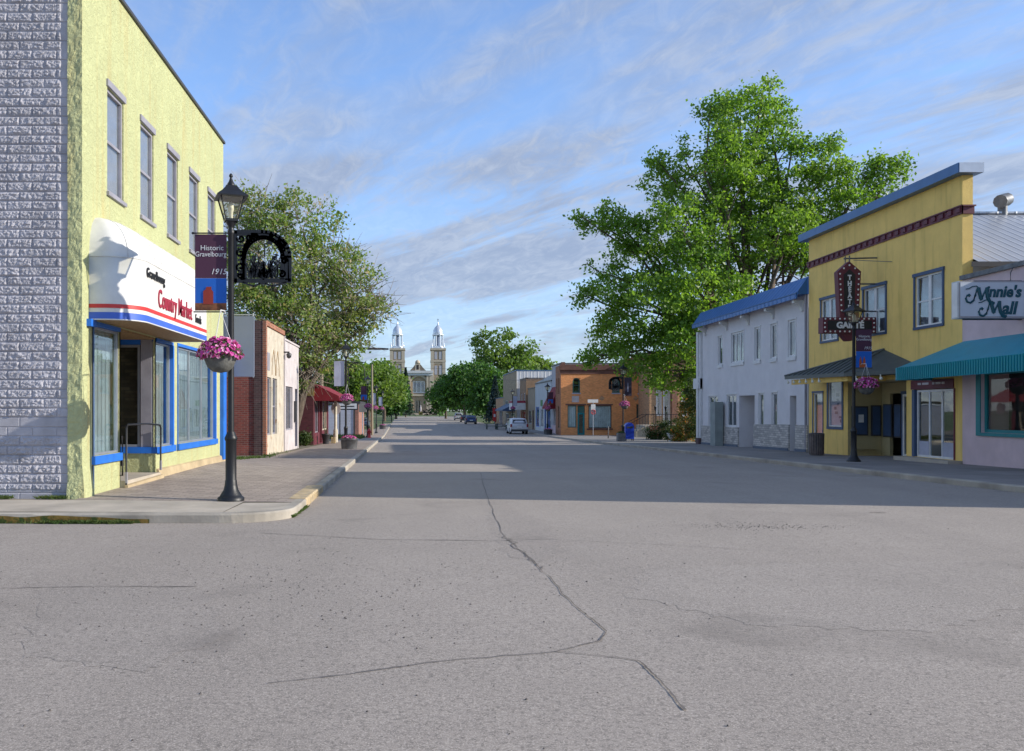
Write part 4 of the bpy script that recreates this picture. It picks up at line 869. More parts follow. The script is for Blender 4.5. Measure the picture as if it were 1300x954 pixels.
# ================================================================ street furniture kit
def lamp(label, X, Y, banner=None, panel=None, side=1, group='black iron street lamps along the kerbs', text=True, scale=1.):
    """side: +1 banner towards -X (left pavement), -1 the mirror of it"""
    t = thing('street_lamp', label, 'street lamp', (0, 0, 0), group)
    MB().lathe([(.215, 0), (.215, .05), (.18, .07), (.165, .10), (.12, .17), (.10, .26), (.095, .32), (.088, .34), (.088, .95), (.10, .97), (.105, 1.0), (.085, 1.04), (.06, 1.10)], n=16).build('base', M['black'], t)
    MB().lathe([(.052, 1.08), (.050, 2.0), (.048, 4.25), (.058, 4.27), (.058, 4.31), (.045, 4.33), (.045, 4.38), (.075, 4.42), (.085, 4.46)], n=14).build('pole', M['black'], t)
    mb = MB(); rot = math.radians(20)
    q = lambda r, z: [(r*math.cos(rot+math.pi/4+k*math.pi/2), r*math.sin(rot+math.pi/4+k*math.pi/2), z) for k in range(4)]
    for z0_, r0, z1_, r1 in ((4.50, .135, 4.84, .255),):
        a, b = q(r0, z0_), q(r1, z1_)
        for k in range(4): mb.tube([a[k], b[k]], .013, 5)
    mb.grid([q(.14, 4.46), q(.145, 4.50)], True, False); mb.quad(*q(.145, 4.50))
    mb.grid([q(.34, 4.83), q(.345, 4.85), q(.22, 4.93), q(.15, 4.99), q(.12, 5.03), q(.06, 5.035), q(.07, 5.05)], True, False); mb.quad(*q(.335, 4.832))
    mb.lathe([(.065, 5.04), (.06, 5.07), (.04, 5.10), (.022, 5.15), (.018, 5.17), (.032, 5.185), (.030, 5.21), (.01, 5.235)], n=10)
    lt = mb.build('lantern', M['black'], t)
    MB().grid([q(.130, 4.505), q(.250, 4.83)], True, False).build('glass', M['lampglass'], lt)
    MB().lathe([(.03, 4.5), (.035, 4.62), (.05, 4.66), (.045, 4.72), (.012, 4.78)], n=10).build('bulb', M['bulb'], lt)
    s = -side
    if banner:
        xa, xb = s*.07, s*.575; za, zb = 3.04, 4.26
        lo_, hi_ = min(xa, xb), max(xa, xb)
        PP = PF(0)
        if banner == 'photo' or banner == 'church':
            bo = MB().pbox(PP, lo_, hi_, 3.56, zb, -.004, .004).build('banner', M['purple'], t)
            MB().pbox(PP, lo_, hi_, za, 3.558, -.004, .004).build('picture', M['ban_blue'], bo)
            c = (lo_+hi_)/2-.04
            if banner == 'photo':
                MB().pbox(PP, lo_, hi_, za, za+.12, -.008, -.0045).build('picture_ground', M['ban_brown'], bo)
                mb = MB(); mb.prism([(c-.08, za+.1), (c+.08, za+.1), (c+.08, za+.3), (c+.05, za+.34), (c+.05, za+.38), (c-.03, za+.38), (c-.04, za+.34), (c-.08, za+.31)], PP, -.012, -.0085); mb.build('picture_tower', M['ban_red'], bo)
            else:
                mb = MB()
                for q_ in (-.07, .05): mb.prism([(c+q_-.04, za), (c+q_+.04, za), (c+q_+.035, za+.22), (c+q_, za+.36), (c+q_-.035, za+.22)], PP, -.012, -.0085)
                mb.pbox(PP, c-.1, c+.09, za, za+.14, -.014, -.0125); mb.build('picture_tower', mat('banner_orange', (.45,.10,.02), .7, .1, 4), bo)
            if text:
                lettering('Historic', M['white'], bo, ((lo_+hi_)/2+.02, -.008, 4.04), (1, 0, 0), .115, depth=.001)
                lettering('Gravelbourg', M['white'], bo, ((lo_+hi_)/2, -.008, 3.94), (1, 0, 0), .115, depth=.001, sx=.86)
                lettering('1915', M['white'], bo, (hi_-.13, -.008, 3.66), (1, 0, 0), .13, shear=.3, depth=.001)
        elif banner == 'dark':
            bo = MB().pbox(PP, lo_, hi_, za, zb, -.004, .004).build('banner', mat('banner_dark', (.03,.02,.035), .7, .1, 2), t)
            c = (lo_+hi_)/2; MB().prism([(c-.03, 3.3), (c+.03, 3.3), (c+.02, 3.75), (c, 3.95), (c-.02, 3.75)], PP, -.009, -.0045).build('emblem', M['ban_grey'], bo)
        else: MB().pbox(PP, lo_, hi_, za, zb, -.004, .004).build('banner', M['ban_grey'], t)
        mb = MB(); 
        for z in (za-.02, zb+.02): mb.tube([(0, 0, z), (s*.60, 0, z)], .012, 6)
        mb.ball((s*.61, 0, zb+.02), .022); mb.build('banner_arm', M['black'], t)
    o = -s
    if panel == 'iron':
        mb = MB(); PP = PF(0); th_ = .012
        L0, R0, z0_, z1_ = .075, .94, 3.52, 4.30; cxp, czp, rr = .52, 3.79, .29
        outl = [(L0, z1_), (.50, z1_)] + [(.50+.44*math.sin(a), z1_-.40+.40*math.cos(a)) for a in np.linspace(.15, math.pi/2, 9)] + [(R0, z0_)]
        inn = lambda p: (p[0]-.035*(p[0] > .3), p[1]-.035*(p[1] > 4))
        def rib(pts, wv):
            for i in range(len(pts)-1):
                a, b = Vector(pts[i]), Vector(pts[i+1]); d = (b-a)
                if d.length < 1e-6: continue
                d.normalize(); n_ = Vector((-d.y, d.x))*wv/2; e_ = d*wv*.3
                c4 = [a-n_-e_, b-n_+e_, b+n_+e_, a+n_-e_]
                mb.prism([(o*q_.x, q_.y) for q_ in c4], PP, -th_, th_)
        rib(outl, .06); rib([(L0, z1_), (L0, z0_-.02)], .05); rib([(L0, z0_), (R0, z0_)], .07)
        rib([(cxp-.3+.0, z0_+.04)] + [(cxp+(rr+.02)*math.cos(a), czp+.08+(rr+.05)*math.sin(a)) for a in np.linspace(math.pi*.98, .02, 22)] + [(cxp+.3, z0_+.04)], .07)
        # spandrel fill with punched scrolls
        def curl(cx_, cz_, r, a0, turns=1.15, wv=.034, sgn=1):
            n_ = 14; rib([(cx_+r*(1-.75*k/n_)*math.cos(a0+sgn*turns*2*math.pi*k/n_), cz_+r*(1-.75*k/n_)*math.sin(a0+sgn*turns*2*math.pi*k/n_)) for k in range(n_+1)], wv)
        for cx_, cz_, r, a0, sg in ((.155, 3.96, .07, 1.5, 1), (.155, 3.74, .075, -1.5, -1), (.16, 4.19, .065, 3, 1), (.29, 4.21, .055, 0, -1), (.155, 3.60, .05, 2, 1), (.84, 4.03, .06, 1, 1), (.82, 3.62, .06, 2, -1), (.86, 3.83, .055, 0, 1), (.41, 4.235, .04, 2, 1), (.24, 4.08, .05, 4, 1)):
            curl(cx_, cz_, r, a0, sgn=sg)
        rib([(.36, 4.25), (.27, 4.14), (.215, 4.02), (.19, 3.86), (.19, 3.55)], .07); rib([(.34, 4.25), (.66, 4.24)], .07); rib([(.72, 4.20), (.82, 4.06), (.885, 3.9), (.90, 3.55)], .07); rib([(.10, 4.25), (.36, 4.26)], .03); rib([(.10, 4.08), (.25, 4.08)], .03); rib([(.12, 3.85), (.22, 3.86)], .03); rib([(.77, 4.16), (.86, 4.10)], .09); rib([(.65, 4.24), (.62, 4.12)], .08)
        rr2 = random.Random(5)
        for k in range(48):     # leaves and vines growing in the arch
            x = cxp-.24+.48*rr2.random(); z = z0_+.05; h_ = (.12+.26*rr2.random())*(1 if abs(x-cxp) > .08 else .7)
            rib([(x, z), (x+rr2.uniform(-.04, .04), z+h_*.5), (x+rr2.uniform(-.08, .08), z+h_)], .014)
            for j in range(4):
                zz = z+h_*rr2.random(); xx = x+rr2.uniform(-.05, .05); a = rr2.uniform(0, 3.1); r_ = rr2.uniform(.022, .05)
                mb.prism([(o*(xx+r_*math.cos(a)), zz+r_*math.sin(a)), (o*(xx-r_*.45*math.sin(a)), zz+r_*.45*math.cos(a)), (o*(xx-r_*math.cos(a)), zz-r_*math.sin(a)), (o*(xx+r_*.45*math.sin(a)), zz-r_*.45*math.cos(a))], PP, -.006, .006)
        rib([(cxp, z0_+.02), (cxp, z0_+.30)], .03); rib([(cxp-.06, z0_+.12), (cxp+.06, z0_+.12)], .12); rib([(cxp+.02, 4.1), (cxp+.02, 3.9)], .02)
        rib([(L0+.12, z0_-.03), (.36, z0_-.09), (.46, z0_-.05), (.56, z0_-.05), (.66, z0_-.09), (.88, z0_-.03)], .03)
        mb.build('ironwork_panel', M['black'], t)
    elif panel == 'arch':
        mb = MB(); mb.tube([(0, 0, 4.2), (o*.95, 0, 4.2)], .02, 6)
        mb.tube([(o*.15, 0, 3.1)] + [(o*(.52+.40*math.cos(a)), 0, 3.75+.42*math.sin(a)) for a in np.linspace(math.pi, 0, 14)] + [(o*.92, 0, 3.3)], .022, 6)
        mb.tube([(0, 0, 4.0), (o*.15, 0, 4.18)], .015, 5); mb.build('arched_bracket', M['black'], t)
    t.location = (X, Y, gz(Y)-.005); t.scale = (scale,)*3
    if Y < 20: t.location.z = zl(X, Y)
    return t

def flower_quads(n, R, hz, zc, size, m, rgen, dome=True):
    mb = MB()
    for i in range(n):
        a = rgen.uniform(0, 2*math.pi); q = math.sqrt(rgen.random()); el = rgen.random()
        x, y = R*math.cos(a)*(.55+.45*q), R*math.sin(a)*(.55+.45*q)
        ph = rgen.uniform(-.35, 1.35); rr = R*rgen.uniform(.8, 1.05)
        x, y, z = rr*math.cos(ph)*math.cos(a), rr*math.cos(ph)*math.sin(a), zc+hz*math.sin(ph)*rgen.uniform(.8, 1.1)
        nrm = Vector((math.cos(a)*math.cos(ph), math.sin(a)*math.cos(ph), math.sin(ph)+.3)).normalized()
        nrm = (nrm+Vector((rgen.gauss(0, .35), rgen.gauss(0, .35), rgen.gauss(0, .3)))).normalized()
        u = nrm.orthogonal().normalized(); v = nrm.cross(u); s = size*rgen.uniform(.7, 1.15); c = Vector((x, y, z))
        p = [c+s*(1. if k % 2 else .72)*(u*math.cos(k*math.pi/5)+v*math.sin(k*math.pi/5))+nrm*s*.25 for k in range(10)]
        i0 = len(mb.v); mb.v += [tuple(c)]+[tuple(q_) for q_ in p]
        for k in range(10): mb.f.append((i0, i0+1+k, i0+1+(k+1) % 10)); mb.sm.append(False)
    return mb
BK = {}
def basket(label, X, Y, z, dx, dy, small=False):
    g = 'hanging petunia baskets on the street lamps'
    if not BK:
        t = thing('flower_basket', label, 'flower basket', (0, 0, 0), g)
        MB().lathe([(.02, -.26), (.12, -.24), (.20, -.17), (.245, -.06), (.25, .0), (.26, .01), (.26, -.01)], n=20).build('bowl', M['pot'], t)
        mb = MB()
        for a in (0.3, 2.4, 4.5): mb.tube([(.24*math.cos(a), .24*math.sin(a), 0), (0.0, 0.02, .72)], .004, 4)
        mb.tube([(0, .02, .72), (0, .30, .74), (.0, .33, .70)], .010, 5); mb.build('hanger', M['white'], t)
        rg = random.Random(3)
        flower_quads(420, .33, .22, .04, .026, None, rg).build('leaves', M['leaf_f'], t)
        flower_quads(430, .35, .24, .04, .036, None, rg).build('petunias', M['pink_f'], t)
        BK[0] = t
    else:
        t = copy_tree(BK[0]); t['label'] = label
    t.location = (X+dx, Y+dy, z); return t
def tub(label, X, Y, r=.42, h=.5, flowers='pink_f', z=None, group='round flower tubs at lamp feet'):
    t = thing('planter_tub', label, 'planter', (0, 0, 0), group)
    mb = MB(); mb.lathe([(r*.86, 0), (r*.88, .03), (r*.98, h*.9), (r*1.05, h*.92), (r*1.05, h), (r*.95, h), (r*.93, h*.88), (.01, h*.88)], n=28, cap=False); mb.build('tub', M['galv'], t)
    rg = random.Random(9)
    flower_quads(160, r*.85, .10, h-.02, .04, None, rg).build('leaves', M['leaf_f'], t)
    flower_quads(170, r*.85, .14, h, .04, None, rg).build('flowers', M[flowers], t)
    t.location = (X, Y, gz(Y)-.004 if z is None else z); return t

lamp('tall black street lamp with ironwork panel and historic banner beside the lime market shop', -2.96, 13.87, 'photo', 'iron', 1)
basket('pink petunia basket hanging from the nearest lamp by the lime market shop', -2.96, 13.87, 2.33, -.09, -.36)
lamp('black street lamp with blank grey banner and arched bracket standing behind the grey tub', -3.42, 42.3, 'plain', 'arch', 1)
basket('pink petunia basket on the lamp behind the round grey tub', -3.42, 42.3, EYE+12*42/F, .08, -.36)
for k in range(1):
    t = tub('large round grey tub of pink flowers at the foot of the second left lamp', -3.18, 41.3)
    t2 = thing('red_flower_trailer', 'small red blooms trailing under the basket of the second left lamp', 'flowers', (-3.34, 41.94, EYE+5*42/F)); flower_quads(60, .36, .08, 0, .04, None, random.Random(4)).build('blooms', M['red_f'], t2) 
    t2.location.z = EYE+6*42/F
lamp('black street lamp with maroon and blue banner just behind the red fire hydrant', -4.0, 72, 'photo', None, 1, text=False)
basket('pink petunia basket on the lamp behind the red hydrant', -4.0, 72, EYE+3*72/F, .06, -.36)
lamp('fourth black street lamp on the left with pale lilac banner past the hydrant', -4.2, 92, 'plain', None, 1)
basket('petunia basket on the fourth left lamp past the hydrant', -4.2, 92, EYE+.8*92/F, -.1, -.36)
lamp('farthest black street lamp on the left with pale banner above a flower tub', -4.66, 122, 'plain', None, 1)
basket('petunia basket on the farthest left lamp', -4.66, 122, EYE+.5*122/F, -.1, -.36)
tub('round tub of pink flowers below the farthest left lamp', -4.3, 112, .45, .5)
lamp('black street lamp with purple and blue banner in front of the theatre entrance', 14.10, 27.9, 'church', None, -1)
basket('pink petunia basket on the lamp in front of the theatre', 14.10, 27.9, EYE+29*27.6/F, .22, -.36)
lamp('black street lamp with dark banner and ironwork panel in front of the orange brick building', 13.87, 58, 'dark', 'iron', -1)
basket('purple pink basket on the lamp in front of the orange brick building', 13.87, 58, EYE+5*58/F, .02, -.36)
lamp('black street lamp with red and blue banner left of the orange brick building', 13.36, 88, 'photo', None, -1, text=False)
basket('small pink basket on the lamp left of the orange brick building', 13.36, 88, EYE+.5*88/F, .0, -.36)
tub('dark square footed tub by the lamp left of the orange brick building', 13.3, 87.2, .45, .5)
lamp('farthest right street lamp seen above the roof of the white parked car', 12.5, 112, 'plain', None, -1)
basket('small basket on the farthest right street lamp above the white car', 12.5, 112, EYE+1*112/F, .0, -.36)
# grey box planter by the lamp in front of the orange building
bp = thing('box_planter', 'grey square box planter at the foot of the lamp near the blue mailbox', 'planter', (13.6, 57.4, gz(57.4)))
mb = MB(); mb.box(13.35, 13.85, 57.2, 57.7, gz(57.4), gz(57.4)+.55); mb.build('box', M['galv'], bp)
T_ = flower_quads(60, .22, .1, gz(57.4)+.56, .05, None, random.Random(2)); T_.v = [(a+13.6, b+57.45, c) for a, b, c in T_.v]; T_.build('flowers', M['leaf_f'], bp)

# trash can by the theatre
tc_ = thing('litter_bin', 'round dark slatted litter bin between the grey building and the ochre theatre', 'litter bin', (0,0,0))
MB().lathe([(.22, .02), (.23, .8), (.2, .8), (.19, .1)], n=20).build('liner', M['coping'], tc_)
mb = MB()
for k in range(20):
    a = k*2*math.pi/20; mb.hexa([(math.cos(a+e_)*r_, math.sin(a+e_)*r_, z) for z, rr_ in ((.03, 0), (.84, .015)) for r_, e_ in ((.245+rr_, -.11), (.265+rr_, -.11), (.265+rr_, .11), (.245+rr_, .11))])
mb.build('slats', mat('grey_wood_slat', (.16,.13,.12), .8, .25, 6), tc_); MB().lathe([(.27, .80), (.28, .84), (.2, .86), (.19, .80)], n=20).build('rim', M['coping'], tc_)
tc_.location = (15.35, 33.2, gz(33.2)); tc_.scale = (1, 1, 1)
# fire hydrant
hy = thing('fire_hydrant', 'red fire hydrant on the left pavement behind the street lamps', 'hydrant', (0,0,0))
MB().lathe([(.16, 0), (.16, .04), (.11, .06), (.10, .45), (.14, .47), (.14, .51), (.11, .54), (.09, .62), (.04, .67), (.035, .72)], n=14).build('barrel', M['hyd'], hy)
mb = MB(); mb.tube([(-.17, 0, .42), (.17, 0, .42)], .05, 8); mb.tube([(0, 0, .38), (0, -.18, .38)], .065, 8); mb.build('nozzle', M['hyd'], hy); hy.location = (-3.80, 70.5, gz(70.5)); hy.scale = (1.15, 1.15, 1.1)
# plant pot, crate
pp = thing('plant_pot', 'black plant pot beside the door post of the maroon shop', 'plant pot', (0,0,0))
MB().lathe([(.17, 0), (.24, .55), (.27, .56), (.27, .62), (.22, .62), (.20, .5), (.01, .5)], n=16, cap=False).build('pot', M['coping'], pp)
mb = MB(); rg = random.Random(1)
for k in range(14): mb.tube([(rg.uniform(-.1,.1), rg.uniform(-.1,.1), .5), (rg.uniform(-.15,.15), rg.uniform(-.15,.15), .8+rg.random()*.35)], .008, 3)
mb.build('stems', M['leaf_f'], pp); pp.location = (-5.25, 50.5, gz(50.5)-.02)
cr = thing('wooden_crate', 'pale slatted wooden crate standing on end next to the black plant pot', 'crate', (-4.95, 52, gz(52)))
mb = MB(); gzc = gz(52)
for k in range(4): mb.box(-5.07, -4.83, 51.8, 51.82, gzc+.02+k*.09, gzc+.085+k*.09); mb.box(-5.07, -4.83, 52.2, 52.22, gzc+.02+k*.09, gzc+.085+k*.09); mb.box(-4.86, -4.84, 51.83, 52.19, gzc+.02+k*.09, gzc+.085+k*.09)
mb.build('slats', mat('pale_wood', (.5,.38,.2), .8, .15, 6), cr); mb = MB()
for x in (-5.06, -4.87): mb.box(x, x+.03, 51.825, 51.86, gzc, gzc+.38); mb.box(x, x+.03, 52.16, 52.195, gzc, gzc+.38)
mb.build('corner_batten', MATS['pale_wood'], cr)
# flower bed in front of the siding
mb = MB(); rg = random.Random(8)
for i in range(1500):
    x = rg.uniform(-6.8, -4.2); y = rg.uniform(66, 72); z = gz(y); h = rg.uniform(.1, .38); a = rg.uniform(0, 6.28); w_ = rg.uniform(.02, .05)
    mb.quad((x-w_*math.cos(a), y-w_*math.sin(a), z), (x+w_*math.cos(a), y+w_*math.sin(a), z), (x+rg.gauss(0, .06), y, z+h))
tag(mb.build('bedding_plants', mat('bed_green', (.10,.17,.05), .8, .2, 3, kind='leaf', col2=(.16,.2,.06), col3=(.5,.05,.08), f3=.06)), 'strip of green bedding plants with a few red blooms before the lap siding wall', 'flower bed', kind='stuff')

# utility poles and wires
def upole(label, X, Y, h, arm=None, r=.14):
    t = thing('utility_pole', label, 'utility pole', (X, Y, gz(Y))); g = gz(Y)
    MB().tube([(X, Y, g-.2), (X, Y, g+h)], r, 10, r*.7).build('pole', mat('pole_wood', (.30,.26,.18), .9, .15, 4, kind='wood'), t)
    if arm: 
        mb = MB(); mb.tube([(X, Y, g+h-.5), (X+arm*.5, Y-.1, g+h-.42), (X+arm, Y-.2, g+h-.5)], .045, 6); mb.box(min(X+arm*.72, X+arm*1.05), max(X+arm*.72, X+arm*1.05), Y-.35, Y-.08, g+h-.58, g+h-.48); mb.build('light_arm', M['coping'], t)
    return t
upole('weathered utility pole with long street light arm rising through the left tree', -6.2, 57, 6.6, 4.2)
upole('pale thin wooden utility pole behind the red hydrant lamp', -4.35, 86, 7.0, r=.13)
def wire(label, pts, r=.012):
    o = MB().tube(pts, r, 4).build('power_line', M['coping']); tag(o, label, 'power line')
def sag(a, b, s, n=12): a, b = Vector(a), Vector(b); return [a.lerp(b, k/n)-Vector((0, 0, s*4*(k/n)*(1-k/n))) for k in range(n+1)]
wire('thin wire crossing the far street above the dark trees', sag((-8, 160, 9.6), (30, 160, 9.2), .5), .02)
wire('thin wire crossing the street in front of the pale grey shop', sag((11.0, 118, 5.6), (18, 84.8, 4.9), .3), .02)

# ================================================================ orange brick corner building
ob = thing('orange_brick_building', 'two storey orange brick corner building with arched green windows', 'building', (18.5, 85, gz(85)))
oy = 85; k_ = oy/F; fx_ = lambda x: (x-CX)*k_; fz_ = lambda y: EYE+(HY-y)*k_; PO = PF(oy); g = gz(85)-.3
ox0, ox1 = fx_(712), fx_(823)
shopw = (fx_(747), fx_(776.5), fz_(544), fz_(515), .2); sdoor = (fx_(733), fx_(742.5), gz(85)+.02, fz_(515), .25); cwin = (fx_(720.7), fx_(732), fz_(543), fz_(515), .2)
uw = [(fx_(726.8), fx_(736.5), fz_(499), fz_(480), .2), (fx_(777), fx_(787), fz_(499), fz_(480), .2), (fx_(810), fx_(821.5), fz_(499.5), fz_(479), .2)]
lw = [(fx_(808), fx_(815.5), fz_(531), fz_(513.5), .2)]
MB().wall(PO, ox0, ox1, g, fz_(464), [shopw, sdoor, cwin]+uw+lw).build('front_wall', M['org_brick'], ob)
mb = MB(); 
for q in uw:
    c = (q[0]+q[1])/2; r_ = (q[1]-q[0])/2; z = q[3]
    mb.prism([(c-r_, z-.003)] + [(c+r_*math.cos(a), z-.38+ .38*1+ .0 - (1-math.sin(a))*.0) for a in ()] + [(c-r_, z-.38)] + [(c+r_*math.cos(a), z-.38+.38*math.sin(a)) for a in np.linspace(math.pi, math.pi/2, 6)], PO, .03, .07)
    mb.prism([(c+r_, z-.003), (c, z-.003)] + [(c+r_*math.cos(a), z-.38+.38*math.sin(a)) for a in np.linspace(math.pi/2, 0, 6)], PO, .03, .07)
mb.build('arch_spandrel', M['org_brick'], ob)
grn = mat('green_window', (.04,.13,.11), .5, .1, 3)
for q in uw: window(ob, PO, *q[:4], .1, grn, .13, 'hung', 'dark', gl='glass_r', sill=.12, trimm='ban_grey')
for q in lw: window(ob, PO, *q[:4], .1, grn, .1, 'cols2', 'dark', gl='glass_r')
window(ob, PO, *shopw[:4], .1, 'coping', .09, 'single', 'curtain', name='shop_window', backd=.05); window(ob, PO, *cwin[:4], .1, grn, .08, 'single', 'curtain', name='shop_window', backd=.05)
window(ob, PO, sdoor[0], sdoor[1], sdoor[2], sdoor[3]-.7, .1, 'tealp', .18, 'single', 'brown_in', name='door')
MB().pbox(PO, sdoor[0]+.02, sdoor[1]-.02, sdoor[3]-.68, sdoor[3]-.05, .1, .14).build('transom', grn, ob)
mb = MB(); mb.pbox(PO, ox0-.1, ox1+.05, fz_(475), fz_(470), -.06, -.002); mb.pbox(PO, ox0-.15, ox1+.1, fz_(470), fz_(463), -.18, -.002); mb.build('cornice', mat('brown_cornice', (.17,.08,.06), .8, .15, 2), ob)
for u in (ox0+.05, ox0+2.2, fx_(796), ox1-.4): MB().pbox(PO, u, u+.35, fz_(463), fz_(460), -.15, .3).build('parapet_block', MATS['brown_cornice'], ob)
MB().pbox(PO, fx_(726), fx_(735), fz_(511), fz_(503), -.05, -.003).build('stone_plaque', M['lilac'], ob)
mb = MB(); mb.pbox(PO, fx_(718), fx_(744), fz_(514.8), fz_(513), -.06, -.003); mb.pbox(PO, fx_(745), fx_(778), fz_(514.8), fz_(513.2), -.06, -.003); mb.pbox(PO, fx_(745), fx_(778), fz_(546), fz_(544.2), -.08, -.003); mb.build('lintel', MATS['brown_cornice'], ob)
mb = MB()
for x, y in ((764, 506), (807, 506)): mb.prism([(fx_(x-3.5), fz_(y)), (fx_(x), fz_(y+3.5)), (fx_(x+3.5), fz_(y)), (fx_(x), fz_(y-3.5))], PO, -.03, -.003)
mb.build('diamond_inlay', M['tan_brick'], ob)
MB().wall(PR(ox0), oy+.01, 88.2, g, fz_(464), [(85.9, 86.5, fz_(500), fz_(480), .2), (85.9, 86.7, fz_(544), fz_(516), .2), (87.1, 87.6, fz_(500), fz_(480), .2)]).build('side_wall', mat('shaded_side_brick', (.36,.15,.07), .85, .15, 2, kind='brick', mortar=(.3,.2,.14)), ob)  # darker copy of the orange brick: this wall's shade is put into its colour
for q in ((85.9, 86.5, fz_(500), fz_(480)), (85.9, 86.7, fz_(544), fz_(516)), (87.1, 87.6, fz_(500), fz_(480))): window(ob, PR(ox0), *q, .1, grn, .08, 'single', 'dark', gl='glass_r')
mb = MB(); mb.box(ox1-.2, ox1, oy+.02, 88.2, g, fz_(466)); mb.box(ox0+.01, ox1-.21, 88.0, 88.2, g, fz_(466)); mb.build('rear_wall', M['org_brick'], ob)
MB().box(ox0+.3, ox1-.3, oy+.3, 88, fz_(468), fz_(467)).build('roof', M['coping'], ob)
mb = MB(); mb.box(fx_(800), fx_(803.5), oy+1.5, oy+2.5, fz_(466), fz_(452)); mb.build('chimney', M['org_brick'], ob)
mb = MB(); mb.tube([(fx_(823), oy-.1, g), (fx_(823), oy-.1, fz_(476))], .05); mb.build('downpipe', M['alu'], ob)

# tan brick house with porch stair
tb_ = thing('tan_brick_house', 'tan brick house with tall narrow white windows half hidden by the big tree', 'building', (25, 81, gz(81)))
ty = 81.; k2 = ty/F; hx = lambda x: (x-CX)*k2; hz_ = lambda y: EYE+(HY-y)*k2; PH = PF(ty)
wl = [(hx(834), hx(838.5), hz_(527), hz_(497), .2), (hx(843), hx(849.5), hz_(541), hz_(497), .2), (hx(866), hx(871), hz_(528), hz_(498), .2), (hx(880), hx(885), hz_(528), hz_(498), .2)]
MB().wall(PH, hx(824.5), 30.5, gz(81)-.3, 6.4, wl).build('front_wall', M['tan_brick'], tb_)
for i, q in enumerate(wl): window(tb_, PH, *q[:4], .1, 'white', .1, 'hung', 'dark', gl='glass_r', trim=.08, trimm='white', name='door' if i == 1 else 'window')
mb = MB(); mb.pbox(PH, hx(852), hx(859), gz(81)-.3, 6.4, -.35, -.003); mb.build('brick_pilaster', mat('dark_orange_brick', (.26,.10,.05), .85, .2, 2, kind='brick'), tb_)
mb = MB(); mb.box(hx(824.5), hx(824.5)+.2, ty+.01, 92, gz(81)-.3, 6.4); mb.box(30.3, 30.5, ty+.01, 92, gz(81)-.3, 6.4); mb.build('side_wall', M['tan_brick'], tb_)
mb = MB(); mb.box(hx(824.5)-.3, 30.8, ty-.4, 92, 6.41, 6.7); mb.build('roof', MATS['brown_cornice'], tb_)
st = thing('porch_stair', 'brick and stone entry stair with black iron railing in front of the tan house', 'stair', (20.5, 79, gz(79)))
mb = MB(); gs_ = gz(79)
for k in range(6): mb.box(18.6+k*.32, 24.2, 76.5, 78.2, gs_+k*.17, gs_+(k+1)*.17)
mb.box(20.53, 24.2, 78.21, 80.9, gs_, gs_+1.02); mb.build('steps', M['concrete'], st)
mb = MB(); mb.box(20.6, 24.1, 76.3, 76.48, gs_-.1, gs_+1.0); mb.build('stair_wall', M['red_brick'], st)
mb = MB()
for y in (76.4, 78.1):
    mb.tube([(18.5, y, gs_+.95), (20.4, y, gs_+2.0), (24.1, y, gs_+2.0)], .025, 5); mb.tube([(18.5, y, gs_+.2), (18.5, y, gs_+1.0)], .025, 5)
    for k in range(22): x = 18.7+k*.25; zt = gs_+.95+min(1, (x-18.5)/1.9)*1.05; mb.tube([(x, y, zt-1.0), (x, y, zt)], .012, 4)
mb.build('railing', M['black'], st)
for x in (21.0, 21.9):
    t = thing('porch_lantern', 'black lantern post %s on the porch stair' % ('nearer the orange building' if x < 21.5 else 'nearer the tan house door'), 'lantern', (x, 76.0, gs_), 'lantern posts on the porch stair')
    mb = MB(); mb.lathe([(.05, 0), (.04, .1), (.03, 2.3), (.06, 2.35), (.1, 2.6), (.13, 2.62), (.05, 2.75), (.01, 2.85)], (x, 76.0, gs_), 8); mb.build('post', M['black'], t)
# blue mailbox
mbx = thing('mailbox', 'bright blue round topped mailbox by the lamp in front of the stair', 'mailbox', (14.75, 60, gz(60)))
g6 = gz(60); 
mb = MB(); mb.prism([(-.3, .12), (.3, .12), (.3, .95)] + [(.3*math.cos(a), .95+.3*math.sin(a)) for a in np.linspace(.2, math.pi-.2, 8)] + [(-.3, .95)], lambda u, v, d: (14.75+u, 60+d, g6+v), -.25, .25); mb.build('body', mat('mailbox_blue', (.01,.05,.45), .35, .08, 3), mbx)
mb = MB(); [mb.box(14.75+a, 14.75+a+.06, 60+b, 60+b+.06, g6, g6+.119) for a in (-.28, .22) for b in (-.24, .18)]; mb.box(14.55, 14.95, 59.735, 59.748, g6+.85, g6+.98); mb.build('leg', M['coping'], mbx)
# urn
ur = thing('stone_urn', 'white stone garden urn with a green plant by the kerb left of the grey building', 'urn', (0,0,0))
MB().lathe([(.2, 0), (.2, .05), (.08, .1), (.07, .18), (.2, .25), (.30, .45), (.31, .56), (.35, .58), (.35, .62), (.28, .6)], n=18).build('bowl', M['white'], ur)
flower_quads(160, .26, .3, .58, .06, None, random.Random(6)).build('plant', M['leaf_f'], ur); ur.location = (16.9, 57.3, gz(57.3)); ur.scale = (.9, .9, .9)
db = thing('refuse_bin', 'dark upright refuse bin beside the white corner post of the grey building', 'bin', (17.35, 52.2, gz(52)))
mb = MB(); g5 = gz(52); mb.hexa([(17.1, 52, g5), (17.55, 52, g5), (17.55, 52.4, g5), (17.1, 52.4, g5), (17.05, 51.95, g5+.95), (17.6, 51.95, g5+.95), (17.6, 52.45, g5+.95), (17.05, 52.45, g5+.95)]); mb.build('body', M['coping'], db)
MB().box(17.03, 17.62, 51.9, 52.48, g5+.955, g5+1.03).build('lid', M['navy'], db)
